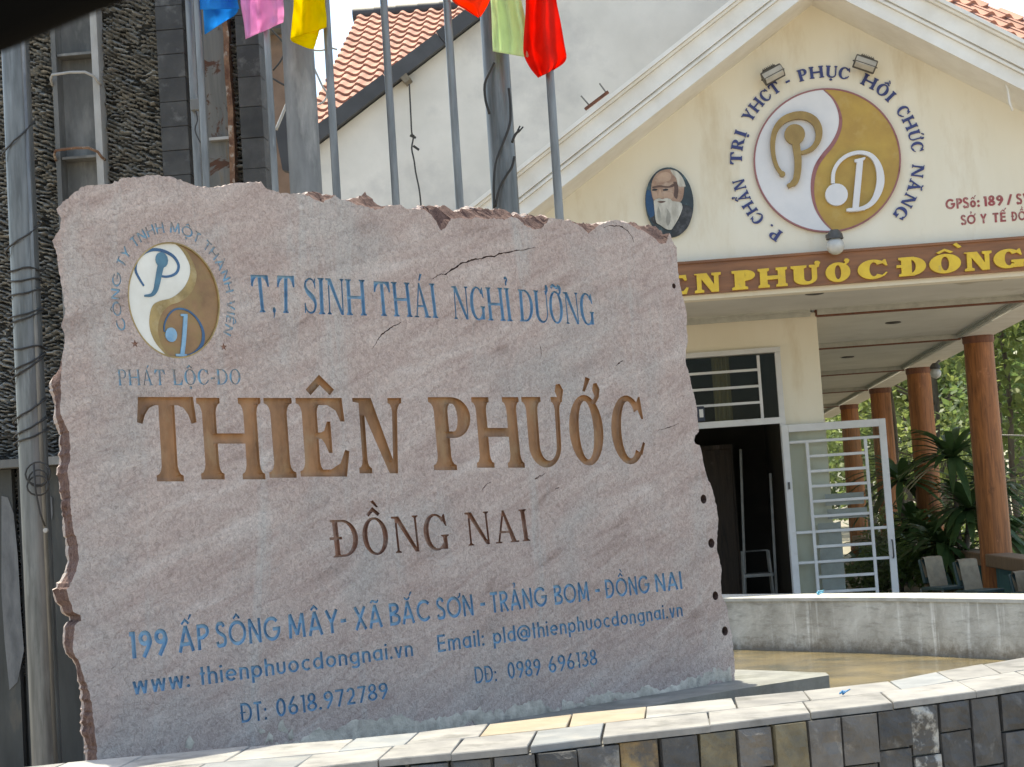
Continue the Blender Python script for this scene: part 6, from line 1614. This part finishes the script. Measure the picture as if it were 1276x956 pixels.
# ================================================================== TREES, PLANTS, FAR WOOD
def leafmat(name, c1, c2, tr=.5):
    mt = bpy.data.materials.new(name); mt.use_nodes = True; nt = mt.node_tree; b = nt.nodes['Principled BSDF']; out = nt.nodes['Material Output']
    v = geopos(nt); n1 = ntex(nt, v, 1.1, 3, .6); n2 = ntex(nt, v, 14, 3, .7)
    c = mixc(nt, .5, ramp(nt, n1, [(.35, c2), (.65, c1)]).outputs[0], ramp(nt, n2, [(.35, c2), (.7, c1)]).outputs[0])
    lk(nt, c, b.inputs['Base Color']); b.inputs['Roughness'].default_value = .38
    t = nd(nt, 'ShaderNodeBsdfTranslucent'); hs = nd(nt, 'ShaderNodeHueSaturation'); hs.inputs['Hue'].default_value = .49; hs.inputs['Value'].default_value = 1.4; lk(nt, c, hs.inputs['Color']); lk(nt, hs.outputs[0], t.inputs[0])
    mx = nd(nt, 'ShaderNodeMixShader'); mx.inputs[0].default_value = tr; lk(nt, b.outputs[0], mx.inputs[1]); lk(nt, t.outputs[0], mx.inputs[2]); lk(nt, mx.outputs[0], out.inputs[0]); return mt
LF = [leafmat('leaf_green', (.15, .22, .07), (.05, .09, .03)), leafmat('leaf_yellow_green', (.24, .29, .09), (.09, .13, .04)), leafmat('leaf_deep_green', (.14, .19, .06), (.055, .085, .03))]
M_BARK = mat('grey_brown_bark', (.17, .14, .11), (.09, .075, .06), 8, .95, .8, 30, .02, stretch=(1, 1, .3))
def leaf_cloud(centres, n_, size, seed):
    rnd = random.Random(seed); mb_v = []; mb_f = []
    tot = sum(r**2 for _, r in centres)
    for c_, r in centres:
        m_ = int(n_*r*r/tot)
        for _ in range(m_):
            d = Vector((rnd.gauss(0, 1), rnd.gauss(0, 1), rnd.gauss(0, 1))).normalized(); rad = r*(.45+.6*rnd.random()**.6)
            p = Vector(c_)+Vector((d.x*rad, d.y*rad, d.z*rad*.75))
            s_ = size*rnd.uniform(.6, 1.3); a = Vector((rnd.gauss(0, 1), rnd.gauss(0, 1), rnd.gauss(-.3, .8))).normalized(); up_ = Vector((rnd.gauss(0, .6), rnd.gauss(0, .6), 1)).normalized(); b_ = a.cross(up_)
            if b_.length < .1: continue
            b_.normalize(); o = len(mb_v); mb_v += [p, p+a*s_*.5+b_*s_*.27, p+a*s_, p+a*s_*.5-b_*s_*.27]; mb_f.append([o, o+1, o+2, o+3])
    m_ = MB(); m_.add(mb_v, mb_f); return m_
def make_tree(seed, H, R, n_, size, lean=0.0, low=.35):
    rnd = random.Random(seed); t = bpy.data.objects.new('broadleaf_tree', None); COL.objects.link(t)
    tr = MB(); top = Vector((lean, 0, H*.8)); pts = [Vector((lean*(k/6)**1.5+rnd.uniform(-.08, .08), rnd.uniform(-.08, .08), H*.8*k/6)) for k in range(7)]
    tr.tube(pts, [.17*(1-.8*k/6)*H/8+.02 for k in range(7)], 9); centres = []
    for k in range(15):
        f = rnd.uniform(low, .98); base = pts[min(6, int(f*6))]; a = rnd.uniform(0, 6.28); L = R*(1.1-.55*abs(f-.6))*rnd.uniform(.45, 1)
        e = base+Vector((math.cos(a)*L, math.sin(a)*L, rnd.uniform(.1, .35)*L+.2)); mid = base.lerp(e, .5)+Vector((0, 0, .15))
        tr.tube([base, mid, e], [.05*H/8, .03*H/8, .012], 6); centres.append((e, R*rnd.uniform(.28, .46)))
    centres.append((pts[6]+Vector((0, 0, .4)), R*.4)); tr.build('trunk', M_BARK, t, smooth=True)
    leaf_cloud(centres, n_, size, seed).build('crown', LF[seed % 3], t, fix=False); return t
protos = [make_tree(1, 8.5, 3.2, 5200, .24), make_tree(2, 7.5, 3.0, 4600, .22, .5), make_tree(3, 9.5, 3.4, 5200, .26, -.4, .25), make_tree(4, 6.0, 2.6, 4200, .20, .2, .2)]
spots = [(0, 9.0, 34, 'tree right of the nearest veranda column, lit yellow-green crown'), (1, 8.8, 58, 'leafy tree between the first and second veranda columns'), (2, 11.2, 42, 'tall tree at the right edge of the view behind the veranda'),
    (3, 8.6, 66, 'smaller dense tree seen between the second and third veranda columns'), (1, 10.6, 49, 'leaning tree behind the tall one at the right edge'), (0, 9.2, 70, 'far leafy tree left of the second veranda column'),
    (2, 11.5, 57, 'far tall tree standing at the right, behind the others'), (3, 12.0, 49, 'small dense tree low at the right edge'), (2, 9.0, 76, 'far tree just visible beside the third veranda column'), (0, 12.8, 64, 'far broad tree at the right edge of the view'),
    (1, 9.2, 66, 'far tree filling the gap right of the nearest column'), (3, 8.0, 50, 'dense dark low tree behind the second veranda column')]
used_p = set()
for k, (pi, x, y, lab) in enumerate(spots):
    o = protos[pi] if pi not in used_p else copy_tree(protos[pi]); used_p.add(pi)
    o.location = (x, y, -.1); o.rotation_euler.z = k*1.31; s_ = 1.0 if y < 45 else 1.25; o.scale = (s_, s_, s_*(1+.05*((k+1) % 3)))
    tag(o, lab, 'tree', 'trees beyond the veranda')
# far wood that reads as one mass
rnd = random.Random(5); cs = [(Vector((rnd.uniform(7, 30), rnd.uniform(80, 92), rnd.uniform(.4, 12.5))), rnd.uniform(1.1, 2.2)) for _ in range(110)]
tag(leaf_cloud(cs, 30000, .42, 9).build('far_wood', LF[2], fix=False), 'far wood of dense foliage beyond the garden trees', 'trees', kind='stuff')
# slender bare trunks
mbk = None
for k, (px, Y, lab) in enumerate(((1246, 36, 'slender pale trunk right of the nearest column, first of three'), (1256, 37, 'slender pale trunk in the middle of the three at the right edge'), (1268, 35, 'slender pale trunk nearest the right edge of the view'), (1121, 37, 'slim dark trunk beside the glazed door, left of the second column'))):
    p = on_y(px, 640, Y); t = thing('slender_tree', (p.x, Y, 0), lab, 'tree', 'slender trunks beyond the veranda')
    mb = MB(); pts = [(p.x+.04*math.sin(j*1.3+k), Y, .75*j) for j in range(9)]; mb.tube(pts, [.075-.005*j for j in range(9)], 8); mb.build('trunk', M_BARK, t, smooth=True)
    leaf_cloud([(Vector((p.x+rnd.uniform(-.5, .5), Y+rnd.uniform(-.5, .5), 4.4+rnd.uniform(0, 2.2))), .8) for _ in range(6)], 900, .2, 30+k).build('crown', LF[k % 3], t, fix=False)
wire([on_y(x, y, 30) for x, y in ((1236, 542), (1276, 543), (1330, 546))], .012, M_WIREG, 'thin pale line strung between trees right of the nearest column', 'line')
# strap-leaved plants
M_DRA = leafmat('strap_leaf_green', (.09, .16, .055), (.045, .085, .03), .3)
def dracaena(px, py, Y, R, label, heads=3, seed=0):
    rnd = random.Random(seed); p = on_y(px, py, Y); t = thing('dracaena', (p.x, Y, 0), label, 'plant', 'strap-leaved plants along the veranda')
    st_ = MB(); cs = []
    for h in range(heads):
        hz = max(.5, p.z+[0, -.75, -1.25, -.3][h % 4]); hx = p.x+[0, .18, -.25, .35][h % 4]
        st_.tube([(p.x+.03*h, Y+.03*h, 0), ((p.x+hx)/2, Y, hz*.5), (hx, Y, hz)], .04, 7); cs.append(Vector((hx, Y, hz)))
    st_.build('stem', M_BARK, t, smooth=True)
    for c_ in cs:
        for i in range(58):
            a = rnd.uniform(0, 6.283); el = rnd.uniform(-.2, 1.35); L = R*rnd.uniform(.75, 1.1); d = Vector((math.cos(a), math.sin(a), 0)); sd_ = Vector((-d.y, d.x, 0)); pts = []
            for k in range(7):
                s_ = k/6; ang = el-s_*s_*1.7; 
                q = c_+d*(L*s_*math.cos(el*.7)*(.95))+Vector((0, 0, L*(math.sin(el)*s_-.55*s_*s_))); w_ = .058*math.sin(math.pi*min(1, .12+s_*.88))**.7+.003
                pts += [q-sd_*w_+Vector((0, 0, .012)), q, q+sd_*w_+Vector((0, 0, .012))]
            mb = MB(); mb.add(pts, [[3*k+j, 3*k+j+1, 3*k+j+4, 3*k+j+3] for k in range(6) for j in range(2)]); mb.build('leaf', M_DRA, t, fix=False, smooth=True)
dracaena(1187, 572, 26.6, 1.05, 'large strap-leaved plant between the first and second veranda columns', 3, 1)
dracaena(1122, 600, 30.0, 1.0, 'strap-leaved plant left of the second veranda column, beside the open door', 3, 2)
dracaena(1236, 610, 27.5, .8, 'strap-leaved plant partly hidden behind the nearest veranda column', 2, 3)
# low shrubs
rnd = random.Random(8)
for k, (px, Y, s_, lab) in enumerate(((1118, 27.5, .7, 'low shrub at the foot of the plants beside the open door'), (1150, 33, .8, 'low shrub behind the rail between the columns'), (1262, 40, 1.0, 'low shrub in the dappled light at the right edge'))):
    p = on_y(px, 660, Y); t = thing('shrub', (p.x, Y, 0), lab, 'shrub'); leaf_cloud([(Vector((p.x+rnd.uniform(-s_, s_), Y+rnd.uniform(-.5, .5), rnd.uniform(.4, 1.2)*s_)), s_*.6) for _ in range(7)], 1500, .14, 50+k).build('foliage', LF[k % 3], t, fix=False)
    mb = MB(); mb.tube([(p.x, Y, 0), (p.x, Y, .7*s_)], .03, 6); mb.build('stem', M_BARK, t)

# ================================================================== THE CAR WINDOW THE VIEW IS TAKEN THROUGH
M_BLK = mat('black_window_trim', (.003, .003, .003), None, 5, .9, 0, spec=.05)
D = .62
def near(px, py, d=D): v = ray(px, py).normalized(); return CP+v*d
edge = [near(*p) for p in ((-420, 215), (-260, 160), (-120, 108), (0, 64), (60, 38), (110, 17), (165, -4), (260, -36), (420, -78), (640, -118), (900, -140), (1200, -150), (1560, -140))]
mb = MB(); vs = []
ed = []
for i in range(len(edge)-1):
    for k in range(4): ed.append(edge[i].lerp(edge[i+1], k/4))
ed.append(edge[-1])
upn = UV
for p in ed:
    o = [p, p+upn*.004-fwd*.006, p+upn*.03-fwd*.012, p+upn*.075-fwd*.004, p+upn*.078+fwd*.03, p+upn*.03+fwd*.035, p+upn*.004+fwd*.016]
    vs += o
n_ = 7; mb.add(vs, [[i*n_+j, i*n_+(j+1) % n_, (i+1)*n_+(j+1) % n_, (i+1)*n_+j] for i in range(len(ed)-1) for j in range(n_)]+[[j for j in range(n_)], [(len(ed)-1)*n_+j for j in range(n_)]])
tag(mb.build('car_window_frame', M_BLK, smooth=True), 'out-of-focus black car window frame cutting the upper left corner', 'window frame')
